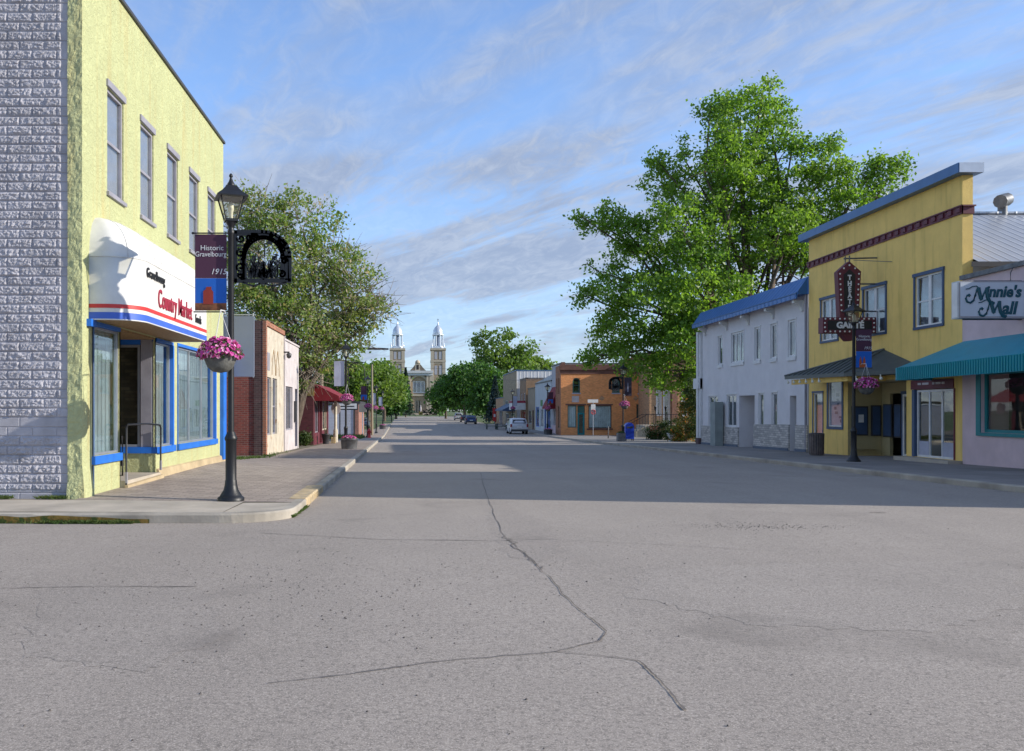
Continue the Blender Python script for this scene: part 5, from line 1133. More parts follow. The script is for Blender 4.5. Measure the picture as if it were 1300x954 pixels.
# no parking sign and bollard on the corner
np_ = thing('parking_sign', 'white and red parking sign on a thin post before the orange brick shop window', 'sign', (16.1, 79, gz(79))); g7 = gz(79)
px0 = (753-CX)*79/F
MB().tube([(px0, 79, g7), (px0, 79, g7+3.3)], .03, 6).build('post', M['alu'], np_)
mb = MB(); mb.box(px0-.5, px0+.45, 78.95, 78.965, g7+3.05, g7+3.35); mb.box(px0-.2, px0+.2, 78.945, 78.96, g7+2.35, g7+2.9); mb.build('plate', M['white'], np_)
mb = MB(); ring = [(px0+.2*math.cos(a), 78.935, g7+2.2+.2*math.sin(a)) for a in np.linspace(0, 2*math.pi, 16)]; mb.tube(ring, .035, 5); mb.tube([(px0-.14, 78.93, g7+2.06), (px0+.14, 78.93, g7+2.34)], .03, 4); mb.build('symbol', M['hyd'], np_)
bo_ = thing('bollard', 'thin dark bollard post on the corner pavement below the orange building', 'bollard', (15.1, 68, gz(68))); MB().lathe([(.05, 0), (.045, .9), (.02, .95)], (15.1, 68, gz(68)), 8).build('post', M['coping'], bo_)

# ================================================================ far right row of shops
def rowshop(label, name, Xf, ya, yb, zt, m, holes, roofm='coping', side=None, depth=16):
    t = thing(name, label, 'building', (Xf, (ya+yb)/2, gz(ya))); g = gz(ya)-.4; Pq = PR(Xf)
    MB().wall(Pq, ya, yb, g, zt, [(*h[:4], .2) for h in holes]).build('front_wall', m, t)
    for h in holes: window(t, Pq, *h[:4], .08, h[4], .09, h[5], h[6], gl='glass_r', name=h[7] if len(h) > 7 else 'window')
    mb = MB(); mb.box(Xf+.005, Xf+depth, ya+.002, ya+.2, g, zt-.02); mb.box(Xf+.005, Xf+depth, yb-.2, yb-.002, g, zt-.02); mb.build('side_wall', side or m, t)
    MB().box(Xf+.1, Xf+depth, ya+.21, yb-.21, zt-.5, zt-.4).build('roof', M[roofm], t)
    mb = MB(); mb.box(Xf-.08, Xf+.3, ya-.03, yb+.03, zt, zt+.12); mb.box(Xf+.31, Xf+depth, ya-.05, ya+.2, zt, zt+.1); mb.build('coping', M[roofm], t)
    return t
pg = mat('pale_grey_plaster', (.45,.45,.48), .8, .06, 1, .2, 20)
A_ = rowshop('tall pale grey plaster shop with maroon awning next to the orange building', 'plaster_shop', 14.8, 88.6, 94.2, 6.15, pg, [(89.2, 91.6, -.1, 1.6, 'white', 'cols3', 'dark', 'shop_window'), (92, 93.2, gz(92)+.02, 1.6, 'white', 'single', 'dark', 'door'), (90.2, 91.2, 3.3, 4.9, 'white', 'hung', 'screen')])
MB().pbox(PR(14.8), 88.7, 94.1, gz(90)-.2, -.18, -.06, -.003).build('brick_base', M['pink'], A_)
maw = thing('small_maroon_awning', 'maroon triangular awning on the pale grey plaster shop', 'awning', (14.8, 91, 2)); mb = MB()
pr = [(14.79, 3.9), (13.7, 1.75), (13.7, 1.55)]; mb.grid([[(x, y, z) for x, z in pr] for y in (88.9, 94)], smooth=False); mb.quad((14.79, 88.9, 3.9), (13.7, 88.9, 1.75), (13.7, 88.9, 1.55), (14.79, 88.9, 1.55)); mb.build('canvas', MATS['maroon_canvas'], maw)
B_ = rowshop('pale blue grey shop front with sloped top and blue framed windows', 'pale_blue_shop', 14.8, 94.5, 107.5, 4.6, mat('pale_blue_grey', (.50,.53,.55), .8, .06, 1, .2, 20), [(95.2, 97.6, -.6, 1.5, 'blue', 'cols2', 'screen', 'shop_window'), (98.4, 99.8, gz(98)+.02, 1.7, 'blue', 'single', 'dark', 'door'), (100.6, 103, -.6, 1.6, 'white', 'cols3', 'dark', 'shop_window'), (104, 106.8, -.6, 1.8, 'blue', 'cols2', 'dark', 'shop_window')])
mb = MB(); mb.prism([(94.5, 4.73), (107.5, 4.73), (94.5, 5.3)], PR(14.79), 0, .3); mb.build('sloped_parapet', MATS['pale_blue_grey'], B_)
MB().pbox(PR(14.8), 101.2, 102.6, 1.9, 2.6, -.05, -.003).build('poster_board', mat('green_poster', (.1,.25,.08), .7, .2, 3), B_)
C_ = rowshop('narrow tan brick shop between the pale blue shop and the marquee shop', 'tan_shop', 14.8, 107.8, 114.5, 4.15, mat('tan_plaster', (.34,.27,.19), .8, .1, 1, .2, 20), [(108.6, 110.2, gz(108)+.02, 1.4, 'maroon', 'single', 'dark', 'door'), (111, 113.8, -.4, 1.4, 'winframe', 'cols2', 'dark', 'shop_window')])
D_ = rowshop('two storey brown brick shop with white upstairs window', 'brown_shop', 14.6, 114.8, 121.5, 5.6, mat('brown_plaster', (.30,.19,.11), .8, .12, 1, .2, 20), [(116, 117.4, 1.9, 3.7, 'white', 'hung', 'screen'), (119, 120.2, 1.9, 3.7, 'white', 'hung', 'screen'), (115.6, 118, -.6, 1.2, 'hyd', 'cols2', 'dark', 'shop_window'), (118.8, 120, gz(119)+.02, 1.3, 'hyd', 'single', 'dark', 'door')])
mqs = thing('shop_marquee', 'white shop marquee with red trim projecting above the parked white car', 'marquee', (14.6, 118, 1.8))
MB().box(12.9, 14.59, 115.2, 119.8, 1.45, 2.35).build('box', M['white'], mqs); MB().box(12.88, 14.59, 115.18, 119.82, 2.352, 2.65).build('red_trim', mat('marquee_red', (.35,.03,.06), .6, .1, 3), mqs)
E_ = rowshop('tall tan brick building with white ribbed metal side wall facing the camera', 'ribbed_building', 14.2, 122, 141, 6.95, mat('tan_block', (.38,.29,.18), .85, .1, 1, kind='brick', bw=.4, bh=.2), [(123, 126, 1.4, 2.9, 'white', 'cols3', 'screen'), (128, 131, 1.4, 2.9, 'white', 'cols3', 'screen'), (134, 138, 1.4, 2.9, 'white', 'cols3', 'screen'), (124, 130, -.7, .9, 'white', 'cols3', 'dark', 'shop_window'), (132, 137, -.7, .9, 'white', 'cols3', 'dark', 'shop_window')], side=mat('white_ribs', (.62,.63,.64), .5, .05, 1, kind='ribs', axis='u', per=.5, dep=.06), roofm='blue_cop')
baw = thing('blue_awning', 'blue shed awning on the tall tan building beyond the parked white car', 'awning', (14.2, 128, 1.6)); mb = MB()
pr = [(14.19, 2.35), (12.4, 1.45), (12.4, 1.25)]; mb.grid([[(x, y, z) for x, z in pr] for y in (124, 136)], smooth=False); mb.quad((14.19, 124, 2.35), (12.4, 124, 1.45), (12.4, 124, 1.25), (14.19, 124, 1.25)); mb.build('canvas', M['navy'], baw)
F_ = rowshop('low teal roofed shop beyond the tall tan building', 'teal_shop', 14.4, 142, 156, 3.4, M['tan_brick'], [(144, 150, -.6, 1.3, 'white', 'cols3', 'dark', 'shop_window')], roofm='blue_cop')
# red and white vertical sign boards and a disc sign past the picnic tables
rb = thing('red_sign_board', 'tall red feather sign board standing beyond the picnic tables', 'sign', (12.9, 136, gz(136))); g8 = gz(136)
MB().box(12.05, 12.65, 136, 136.06, g8+.6, g8+2.7).build('board', M['hyd'], rb); MB().tube([(12.35, 136.1, g8), (12.35, 136.1, g8+2.8)], .04, 5).build('post', M['alu'], rb)
mb = MB(); mb.box(12.2, 12.5, 135.975, 135.99, g8+1.3, g8+1.75); mb.build('emblem', M['white'], rb)
wb = thing('white_sign_board', 'white disc topped sign beside the red feather board', 'sign', (13.3, 134, g8))
mb = MB(); mb.prism([(13.2+.4*math.cos(a), g8+2.5+.4*math.sin(a)) for a in np.linspace(0, 6.0, 14)], PF(134), 0, .06); mb.box(13.0, 13.4, 134.0, 134.06, g8+.2, g8+1.5); mb.build('board', M['lilac'], wb); MB().tube([(13.2, 134.1, g8), (13.2, 134.1, g8+2.4)], .04, 5).build('post', M['alu'], wb)
# picnic tables
def picnic(label, X, Y):
    t = thing('picnic_table', label, 'picnic table', (X, Y, rz(Y)), 'dark picnic tables set out at the far kerb'); g = rz(Y)
    pm = mat('dark_green_wood', (.035,.06,.05), .6, .15, 4)
    MB().box(X-.9, X+.9, Y-.38, Y+.38, g+.72, g+.77).build('tabletop', pm, t)
    for s in (-1, 1): MB().box(X-.9, X+.9, Y+s*.72-.14, Y+s*.72+.14, g+.42, g+.46).build('bench', pm, t)
    for x in (X-.6, X+.6):
        mb = MB(); mb.tube([(x, Y-.75, g), (x, Y-.2, g+.72)], .05, 4); mb.tube([(x, Y+.75, g), (x, Y+.2, g+.72)], .05, 4); mb.tube([(x, Y-.8, g+.40), (x, Y+.8, g+.40)], .04, 4); mb.build('leg', pm, t)
picnic('dark green picnic table in the street, leftmost of the three', 10.1, 116); picnic('dark green picnic table in the street, middle of the three', 11.3, 114); picnic('dark green picnic table in the street nearest the white car', 12.2, 110.5)

# ================================================================ cars
def car(label, X, Y, col, Lc=4.5, Wd=1.85, Hc=1.7, name='parked_car', rough=.25, suv=True, face=1):
    """rear towards the camera, nose to +Y"""
    t = thing(name, label, 'car', (0,0,0), 'cars parked along the street'); m = mat('car_'+label.split()[0]+str(int(Y)), col, rough, .02, 1, metal=.25)
    hw = Wd/2; zb = .95 if suv else .88
    S = [(0.0, .42, .86, .93, .62), (.05, .30, .97, zb, zb+.02), (.22, .26, 1, zb+.02, zb+.12), (.62 if suv else .9, .24, 1, zb+.02, Hc-.05), (1.1 if suv else 1.5, .22, 1, zb+.01, Hc), (2.2, .22, 1, zb, Hc), (2.9, .24, 1, zb-.02, Hc-.08), (3.5, .26, .99, zb-.05, zb+.03), (4.2, .3, .93, .82, .86), (Lc, .42, .80, .62, .64)]
    if suv: S[1] = (.04, .30, .97, zb, zb+.05); S[2] = (.12, .26, 1, zb+.02, zb+.35); S[3] = (.35, .24, 1, zb+.02, Hc-.06)
    rows = []
    for y, z0_, wf, zm, zt in S:
        h = hw*wf; r_ = h*.78 if zt > zb+.2 else h*.92
        rows.append([(-h*.96, y, z0_), (-h, y, z0_+.18), (-h, y, (z0_+zm)/2+.05), (-h*.985, y, zm), (-(h+r_)/2, y, (zm+zt)/2), (-r_, y, zt-.04*(zt > zb+.2)), (-r_*.5, y, zt), (r_*.5, y, zt), (r_, y, zt-.04*(zt > zb+.2)), ((h+r_)/2, y, (zm+zt)/2), (h*.985, y, zm), (h, y, (z0_+zm)/2+.05), (h, y, z0_+.18), (h*.96, y, z0_)])
    mb = MB(); mb.grid(rows); mb.quad(*rows[0]); mb.quad(*rows[-1][::-1]); mb.quad(*[(x, y, .3) for x, y in ((-hw*.9, .3), (hw*.9, .3), (hw*.9, Lc-.3), (-hw*.9, Lc-.3))]); mb.build('body', m, t)
    cg = mat('car_glass', (.02,.025,.035), .06, .05, 2)
    ya = (.10, .31) if suv else (.28, .88); 
    mb = MB(); mb.quad((-hw*.74, ya[0]-.035, zb+.22), (hw*.74, ya[0]-.035, zb+.22), (hw*.68, ya[1]-.03, Hc-.15), (-hw*.68, ya[1]-.03, Hc-.15)); mb.build('rear_window', cg, t)
    mb = MB()
    for s in (-1, 1):
        for a, b in ((.75, 1.45), (1.5, 2.25), (2.3, 2.85)): mb.quad((s*hw*.965, a, zb+.07), (s*hw*.965, b, zb+.06), (s*hw*.825, b-.05*(b > 2.5), Hc-.17), (s*hw*.825, a+.05, Hc-.17))
    mb.build('side_window', cg, t)
    MB().quad((-hw*.78, 3.48, zb+.07), (hw*.78, 3.48, zb+.07), (hw*.7, 2.96, Hc-.14), (-hw*.7, 2.96, Hc-.14)).build('windscreen', cg, t)
    for s in (-1, 1):
        for y in (.85, Lc-.9):
            wh = MB().tube([(s*(hw-.22), y, .33), (s*(hw+.01), y, .33)], .335, 18, smooth=False).build('wheel', M['tyre'], t)
            MB().tube([(s*(hw+.012), y, .33), (s*(hw+.022), y, .33)], .2, 12, smooth=False).build('rim', M['alu'], wh)
        MB().box(min(s*hw*.99, s*hw*.80), max(s*hw*.99, s*hw*.80), -.03, .06, zb-.18, zb+.14).build('tail_light', mat('tail_light', (.28,.015,.02), .3, .05, 2), t)
        MB().box(min(s*(hw+.02), s*(hw+.2)), max(s*(hw+.02), s*(hw+.2)), 2.75, 2.86, zb, zb+.14).build('mirror', m, t)
    MB().box(-hw*.93, hw*.93, -.09, .04, .30, .52).build('bumper', M['coping'], t)
    MB().box(-.26, .26, -.05, -.02, zb-.26, zb-.12).build('licence_plate', M['white'], t)
    t.location = (X, Y, rz(Y)); return t
car('white sport utility car seen from behind parked at the right kerb', 11.1, 93, (.62,.64,.68), Wd=1.95, Hc=1.72)
car('dark blue hatchback parked far up the right side before the dark trees', 9.6, 150, (.03,.06,.14), Wd=1.95, Hc=1.55, suv=False)
car('black car parked beyond the dark blue hatchback', 10.0, 175, (.02,.02,.025), Wd=1.8, Hc=1.5, suv=False)
car('silver white pickup parked farthest up the right side', 10.3, 208, (.5,.53,.6), Wd=2.0, Hc=1.8)
car('grey car parked on the left beyond the lap siding wall', -7.6, 122, (.10,.13,.17), Wd=1.8, Hc=1.5, suv=False)

# ================================================================ church
ch = thing('church', 'far tan brick twin towered church with silver domes closing the street', 'church', (1, 480, gz(480)))
cy = 480; k3 = cy/F; qx = lambda x: (x-CX)*k3; qz = lambda y: EYE+(HY-y)*k3; PC = PF(cy); g9 = gz(480)-.5
cb, cs, sv = M['ch_brick'], M['ch_stone'], M['silver']
MB().wall(PC, qx(513.7), qx(547), g9, qz(477), [(qx(524), qx(539.5), qz(499), qz(484), 1.2), (qx(527), qx(534.5), g9+.6, qz(508), 1.5)]).build('nave_front', cb, ch)
mb = MB(); mb.prism([(qx(514), qz(476.8)), (qx(547), qz(476.8)), (qx(537), qz(467)), (qx(534), qz(463)), (qx(527), qz(463)), (qx(524), qz(467))], PC, .3, 1.5); mb.box(qx(515), qx(546), cy+2, cy+45, g9, qz(478)); mb.build('gable', cb, ch)
mb = MB(); mb.box(qx(511.5), qx(549.5), cy-1.6, cy-.01, qz(477), qz(474)); mb.box(qx(511), qx(550), cy-2.2, cy-.01, qz(474)+.02, qz(471)); mb.build('entablature', mat('white_stone', (.6,.6,.6), .6, .05, .3), ch)
mb = MB(); mb.box(qx(527), qx(533.5), cy-.5, cy+.28, qz(471), qz(461)); mb.lathe([(1.4, 0), (1.3, .8), (.6, 1.5), (.1, 1.7)], (qx(530.2), cy, qz(461)), 10); mb.build('niche', cs, ch)
MB().box(qx(528.8), qx(531.6), cy-.6, cy-.51, qz(469.5), qz(463.5)).build('niche_statue', M['dark'], ch)
# arch surround
mb = MB(); c0, r0 = qx(531.8), 4.6
for a in np.linspace(0, math.pi, 15)[:-1]:
    b = a+math.pi/14; mb.prism([(c0+r0*math.cos(a), qz(489)+r0*math.sin(a)), (c0+(r0+1)*math.cos(a), qz(489)+(r0+1)*math.sin(a)), (c0+(r0+1)*math.cos(b), qz(489)+(r0+1)*math.sin(b)), (c0+r0*math.cos(b), qz(489)+r0*math.sin(b))], PC, -.7, -.02)
mb.box(c0-r0-1, c0-r0, cy-.7, cy-.02, qz(502), qz(489)); mb.box(c0+r0, c0+r0+1, cy-.7, cy-.02, qz(502), qz(489)); mb.box(qx(520), qx(544), cy-.9, cy-.02, qz(503), qz(501)); mb.build('arch_surround', cs, ch)
window(ch, PC, qx(524), qx(539.5), qz(499), qz(484), .3, 'white', .45, 'cols3', 'navy', gl='glass_r', backd=1.0, name='great_window'); window(ch, PC, qx(527), qx(534.5), g9+.6, qz(508), .6, 'ch_stone', .5, 'cols2', 'brown_in', backd=.8, name='portal_door')
mb = MB()
for x in (513.7, 518.5, 541.5, 545): mb.box(qx(x), qx(x+2.6), cy-1.3, cy-.01, g9, qz(477.2))
mb.build('pilaster', cs, ch)
mb = MB(); mb.box(qx(520), qx(544), cy-6, cy-1.4, g9, g9+1.2); mb.box(qx(522), qx(541), cy-7.5, cy-6.01, g9, g9+.8); mb.build('church_steps', cs, ch)
for xl in (495.5, 547.2):
    a, b = qx(xl), qx(xl+17.9); xc = (a+b)/2; yc = cy-1+(b-a)/2; hw = (b-a)/2
    tw = MB().box(a, b, yc-hw, yc+hw, g9, qz(443)).build('tower', cb, ch)
    mb = MB()
    for y0_, y1_, e in ((445, 442.5, .45), (460, 457.5, .35), (462, 461, .2), (486, 484, .35)): mb.box(a-e, b+e, yc-hw-e, yc+hw+e, qz(y0_), qz(y1_))
    for s in (a+.01, b-1.3): mb.box(s-.25, s+1.5, yc-hw-.24, yc-hw-.005, g9, qz(446))
    mb.build('cornice', cs, tw)
    for ya_, yb_ in ((456.5, 447), (476, 464.5)):
        for s in (-1, 1):
            mb = MB(); c = xc+s*1.25; mb.box(c-.75, c+.75, yc-hw-.12, yc-hw-.01, qz(ya_), qz(yb_)); mb.build('louvre', mat('louvre_grey', (.42,.42,.46), .7, .08, 2), tw)
    z = qz(442.5)
    mb = MB(); mb.lathe([(3.6, z), (3.6, z+.9), (3.1, z+1), (3.1, z+1.4)], (xc, yc, 0), 8, math.pi/8, smooth=False)
    mb.lathe([(3.1, z+7.2), (3.4, z+7.4), (3.4, z+7.9), (2.7, z+8.1)], (xc, yc, 0), 8, math.pi/8, smooth=False)
    mb.lathe([(2.7, z+8.1), (2.75, z+9.2), (2.5, z+10.4), (1.9, z+11.6), (1.0, z+12.6), (.45, z+13.2), (.4, z+14), (.15, z+14.6), (.08, z+15.2)], (xc, yc, 0), 16); mb.build('dome', sv, tw)
    mb = MB(); mb.tube([(xc, yc, z+15), (xc, yc, z+16.8)], .12, 5); mb.tube([(xc-.6, yc, z+16.1), (xc+.6, yc, z+16.1)], .12, 5); mb.build('cross', M['coping'], tw)
    mb = MB()
    for k in range(8):
        an = math.pi/8+k*math.pi/4; mb.tube([(xc+2.75*math.cos(an), yc+2.75*math.sin(an), z+1.2), (xc+2.75*math.cos(an), yc+2.75*math.sin(an), z+7.3)], .42, 6)
    for sx in (-1, 1):
        for sy_ in (-1, 1): mb.lathe([(.35, z), (.4, z+1.5), (.2, z+2), (.05, z+3.2)], (xc+sx*(hw-.5), yc+sy_*(hw-.5), 0), 6)
    mb.build('belfry_column', sv, tw)
    MB().lathe([(1.5, z+1.2), (1.5, z+7.2)], (xc, yc, 0), 8).build('bell_chamber', mat('bell_chamber', (.20,.26,.38), .6, .1, 1), tw)
mb = MB(); mb.quad((qx(514), cy+1.6, qz(477.5)), (qx(547), cy+1.6, qz(477.5)), (qx(547), cy+45, qz(477.5)), (qx(514), cy+45, qz(477.5))); mb.build('roof', sv, ch)
# monument in front and low hedges
mo = thing('church_sign', 'small yellow based monument in front of the church steps', 'monument', (qx(534)*.95, 452, gz(452)))
mb = MB(); X_ = qx(534)*.95; mb.box(X_-1, X_+1, 451, 453, gz(452), gz(452)+1.6); mb.build('base', mat('yellow_base', (.5,.36,.08), .8, .1, 2), mo); MB().lathe([(.35, 1.6), (.45, 3), (.35, 4.2), (.2, 4.4), (.25, 4.9), (.05, 5.1)], (X_, 452, gz(452)), 10).build('statue', M['lilac'], mo)
# ================================================================ vegetation
def leaf_mesh(name, pts, size, m, up=.25, jitter=None, aspect=.62):
    """pts: (n,3) centres; each leaf a folded rhombus (4 vertices) with random orientation"""
    n = len(pts); r = rng
    nrm = r.normal(size=(n, 3)); nrm[:, 2] += up; nrm /= np.linalg.norm(nrm, axis=1)[:, None]
    a = r.normal(size=(n, 3)); u = np.cross(nrm, a); u /= np.linalg.norm(u, axis=1)[:, None]; v = np.cross(nrm, u)
    s = size*r.uniform(.6, 1.25, n)[:, None]
    P_ = np.stack([pts-u*s*.5, pts-v*s*aspect*.5+nrm*s*.06, pts+u*s*.55, pts+v*s*aspect*.5+nrm*s*.06], 1).reshape(-1, 3)
    me = bpy.data.meshes.new(name); me.vertices.add(4*n); me.loops.add(4*n); me.polygons.add(n)
    me.vertices.foreach_set('co', P_.astype(np.float32).ravel()); me.loops.foreach_set('vertex_index', np.arange(4*n, dtype=np.int32))
    me.polygons.foreach_set('loop_start', np.arange(0, 4*n, 4, dtype=np.int32)); me.polygons.foreach_set('loop_total', np.full(n, 4, np.int32))
    me.update(); me.validate(); me.materials.append(m); return me
def crown_points(lobes, n, ncl, csize, shell=.55, drop=.0):
    """clumps spread in the outer part of every ellipsoid lobe, leaves spread in each clump"""
    vol = np.array([l[3]*l[4]*l[5] for l in lobes])**.75; vol /= vol.sum()
    out = []; cen = []
    for l, q in zip(lobes, vol):
        k = max(3, int(ncl*q)); d = rng.normal(size=(k, 3)); d /= np.linalg.norm(d, axis=1)[:, None]
        rad = (shell+(1.04-shell)*rng.random(k)**.6)[:, None]*(1+rng.normal(size=(k, 1))*.06)
        c = np.array(l[:3])+d*rad*np.array(l[3:6]); cs_ = csize*rng.uniform(.55, 1.35, k)
        m = max(1, int(n*q/k)); mm = rng.poisson(m*np.minimum(1.8, (cs_/csize)**2)+1)
        for ci, si, mi in zip(c, cs_, mm):
            e = rng.normal(size=(mi, 3))*.5; e[:, 2] *= .7; out.append(ci+e*si); cen.append(ci)
    return np.concatenate(out), np.array(cen)
def tree(name, label, cat, base, lobes, trunk, n=6000, ncl=200, size=.3, csize=.8, m=None, twigs=0, limbs=True, shell=.55, group=None, kind_trunk='trunk', twigr=.02):
    t = thing(name, label, cat, base, group)
    pts, cen = crown_points(lobes, n, ncl, csize, shell)
    o = bpy.data.objects.new('crown', leaf_mesh('crown', pts-np.array(base), size, m)); COL.objects.link(o); o.parent = t
    mb = MB(); r0 = trunk['r']; bz = Vector(base)
    fork = bz+Vector(trunk.get('lean', (0, 0, 0)))+Vector((0, 0, trunk['h']))
    mid = bz.lerp(fork, .5)+Vector((random.uniform(-.1, .1), 0, 0))*trunk['h']*.2
    mb.tube([bz-Vector((0, 0, .3)), bz+Vector((0, 0, .1)), mid, fork], r0*1.15, 10, r0*.8)
    if limbs:
        rg = random.Random(len(lobes))
        for l in lobes:
            c = Vector(l[:3]); L_ = (c-fork).length; a = fork.lerp(c, .35)+Vector((rg.gauss(0, .06)*L_, rg.gauss(0, .06)*L_, -.08*L_)); b = fork.lerp(c, .7)+Vector((rg.gauss(0, .05)*L_, rg.gauss(0, .05)*L_, rg.gauss(0, .03)*L_))
            st = bz.lerp(fork, rg.uniform(.6, 1.)); rr = r0*.5*min(1, .45+l[3]*.12)
            pl = [st, a, b, c]; mb.tube(pl, rr, 7, rr*.25)
            for k in range(5):
                s0 = b.lerp(c, rg.random()); d = Vector((rg.gauss(0, 1)*l[3], rg.gauss(0, 1)*l[4], rg.gauss(0, .8)*l[5]))*.55; e1 = s0+d*.5+Vector((0, 0, .1*l[5])); mb.tube([s0, e1, s0+d*1.15], rr*.28, 5, rr*.07)
    mb.build(kind_trunk, M['bark'], t)
    if twigs:
        mb = MB(); rg = random.Random(3)
        for k in range(twigs):
            l = lobes[rg.randrange(len(lobes))]; d = Vector((rg.gauss(0, 1), rg.gauss(0, 1), rg.gauss(0, 1)+.15)).normalized(); c = Vector(l[:3]); R_ = Vector((d.x*l[3], d.y*l[4], d.z*l[5]))
            a = c+R_*rg.uniform(.2, .8); L_ = rg.uniform(.5, 1.4); b = a+R_.normalized()*L_*.5+Vector((rg.gauss(0, .2), rg.gauss(0, .2), rg.gauss(0, .15))); e = b+R_.normalized()*L_*.6+Vector((rg.gauss(0, .2), rg.gauss(0, .2), rg.gauss(0, .2)))
            mb.tube([a, b, e], twigr, 3, twigr*.3)
            mb.tube([b, b+(e-b).cross(Vector((0, 0, 1)))*.5+Vector((0, 0, .2))], twigr*.6, 3, twigr*.2)
        mb.build('twigs', M['twig'], t)
    return t
def lob(x, y, rx, ry, Y, rd=None, jit=0):
    k = Y/F; return ((x-CX)*k, Y+jit, EYE+(HY-y)*k, rx*k, (rd if rd else (rx+ry)/2)*k, ry*k)
Lg = mat('cottonwood_leaf', (.17,.31,.045), .45, .12, 3, kind='leaf', col2=(.28,.43,.07), tl=.5, cs=.35)
Lo = mat('elm_leaf', (.20,.32,.07), .6, .12, 3, kind='leaf', col2=(.32,.36,.13), col3=(.42,.34,.24), f3=.13, tl=.42, cs=.35)
Ld = mat('dark_leaf', (.065,.165,.032), .55, .12, 3, kind='leaf', col2=(.12,.25,.04), tl=.35, cs=.22)
Lp = mat('pale_leaf', (.15,.26,.05), .55, .12, 3, kind='leaf', col2=(.22,.30,.07), tl=.45, cs=.2)
Ls = mat('spruce_needle', (.02,.055,.028), .7, .12, 3, kind='leaf', col2=(.035,.08,.04), tl=.15, cs=.5)
Lb = mat('shrub_leaf', (.045,.085,.018), .6, .12, 3, kind='leaf', col2=(.08,.12,.02), tl=.3, cs=1.5)
Lx = mat('autumn_shrub_leaf', (.10,.14,.03), .6, .12, 3, kind='leaf', col2=(.2,.2,.03), col3=(.5,.16,.02), f3=.16, tl=.3, cs=1.5)

BY = 62
big = [lob(q[0], q[1], q[2]*.92, q[3]*.92, BY, jit=j) for q, j in (
 ((902,135,14,22),0), ((925,118,14,20),1), ((968,115,14,20),0), ((1008,175,16,18),0), ((835,205,14,16),0), ((870,190,16,18),1), ((1052,185,12,18),0), ((1085,235,14,14),0), ((1140,210,14,14),0), ((1118,205,12,16),0), ((738,275,12,9),0), ((770,262,14,9),0), ((740,375,14,16),0), ((745,335,10,8),0), ((738,462,16,8),-1), ((765,345,16,12),0),
 ((940,165,48,52),0), ((985,150,30,35),1), ((905,215,40,55),-1.5), ((950,235,62,60),1), ((1002,215,36,50),0), ((850,235,36,42),1), ((1048,215,26,36),-1), ((1040,265,42,40),1), ((1072,268,30,34),-.5), ((1125,228,28,28),0), ((1105,262,34,26),0), ((1030,310,40,40),2),
 ((855,300,60,52),-2), ((790,288,36,26),0), ((760,278,26,16),1), ((812,340,46,44),1), ((930,310,70,60),2), ((975,300,45,50),-2), ((768,385,32,40),-1), ((815,400,52,46),-3), ((880,380,62,52),-3), ((940,380,50,40),2), ((862,440,52,44),-3.5), ((800,452,46,34),-2), ((752,452,26,14),-1), ((775,432,28,28),0), ((880,485,30,30),-2), ((838,480,38,24),-3), ((905,430,36,34),2), ((1010,320,30,30),0))]
tree('cottonwood_tree', 'huge bright green cottonwood tree towering behind the grey stucco building', 'tree', (23.4, BY, gz(BY)), big, dict(r=.62, h=6.4, lean=(.3, 0, 0)), n=84000, ncl=1500, size=.27, csize=.66, m=Lg, shell=.42)
LY = 48
lt = [lob(*q, LY, jit=j) for q, j in (((330,270,42,28),0), ((385,290,48,42),0), ((300,300,30,50),1), ((345,345,62,58),-1), ((425,335,42,34),1), ((455,375,40,36),0), ((400,385,55,50),1), ((320,400,48,40),0), ((380,425,50,44),-1.5), ((440,425,38,30),0), ((478,395,24,20),.5), ((395,470,26,30),-1), ((415,450,30,34),1), ((345,440,40,40),1))]
tree('elm_tree', 'sparse olive green and brown elm tree behind the brick shops on the left', 'tree', (-6.9, LY-1, gz(LY)), lt, dict(r=.34, h=3.6, lean=(.9, 0, 0)), n=31000, ncl=680, size=.20, csize=.58, m=Lo, twigs=1100, shell=.42, twigr=.022)
# far trees: (label, x, y, rx, ry, Y, material)
far = [
 ('bushy green tree behind the marquee sign on the left', [(430,478,18,20),(445,490,20,20),(415,490,14,18),(452,470,12,12)], 100, Lp),
 ('mid green street tree behind the hydrant lamp', [(468,490,22,24),(480,478,16,16),(458,503,16,16),(488,500,12,16)], 128, Lp),
 ('tall loose tree left of the church towers', [(488,482,16,20),(497,495,16,20),(478,500,14,16)], 190, Lp),
 ('dark green tree at the foot of the left church tower', [(503,505,12,16),(494,512,12,12)], 240, Ld),
 ('round dark green tree right of the church door', [(566,500,17,18),(558,508,12,13),(575,488,12,12)], 250, Ld),
 ('broad dark green street tree behind the blue hatchback', [(590,488,24,24),(575,500,20,20),(602,502,20,22),(588,472,14,10)], 200, Ld),
 ('large dark green street tree above the picnic tables', [(622,490,26,26),(608,478,18,18),(636,505,18,20),(615,508,22,18)], 168, Ld),
 ('pale tall poplar behind the dark street trees', [(618,440,18,20),(640,435,20,18),(655,450,16,20),(670,448,14,20),(628,458,24,16),(648,468,24,18),(606,438,9,12)], 205, Lp),
 ('pale green tree behind the ribbed metal wall', [(672,468,16,16),(690,475,16,12)], 230, Lp)]
for lb, ls, Y, m in far:
    lo_ = [lob(*q, Y, jit=random.uniform(-2, 2)) for q in ls]; cx_ = (ls[0][0]-CX)*Y/F
    tree('street_tree', lb, 'tree', (cx_, Y, gz(Y)), lo_, dict(r=.35, h=3.2), n=(4200 if 'poplar' in lb else 7500), ncl=(150 if 'poplar' in lb else 230), size=.0034*Y+.12, csize=.006*Y+.25, m=m, shell=.35)
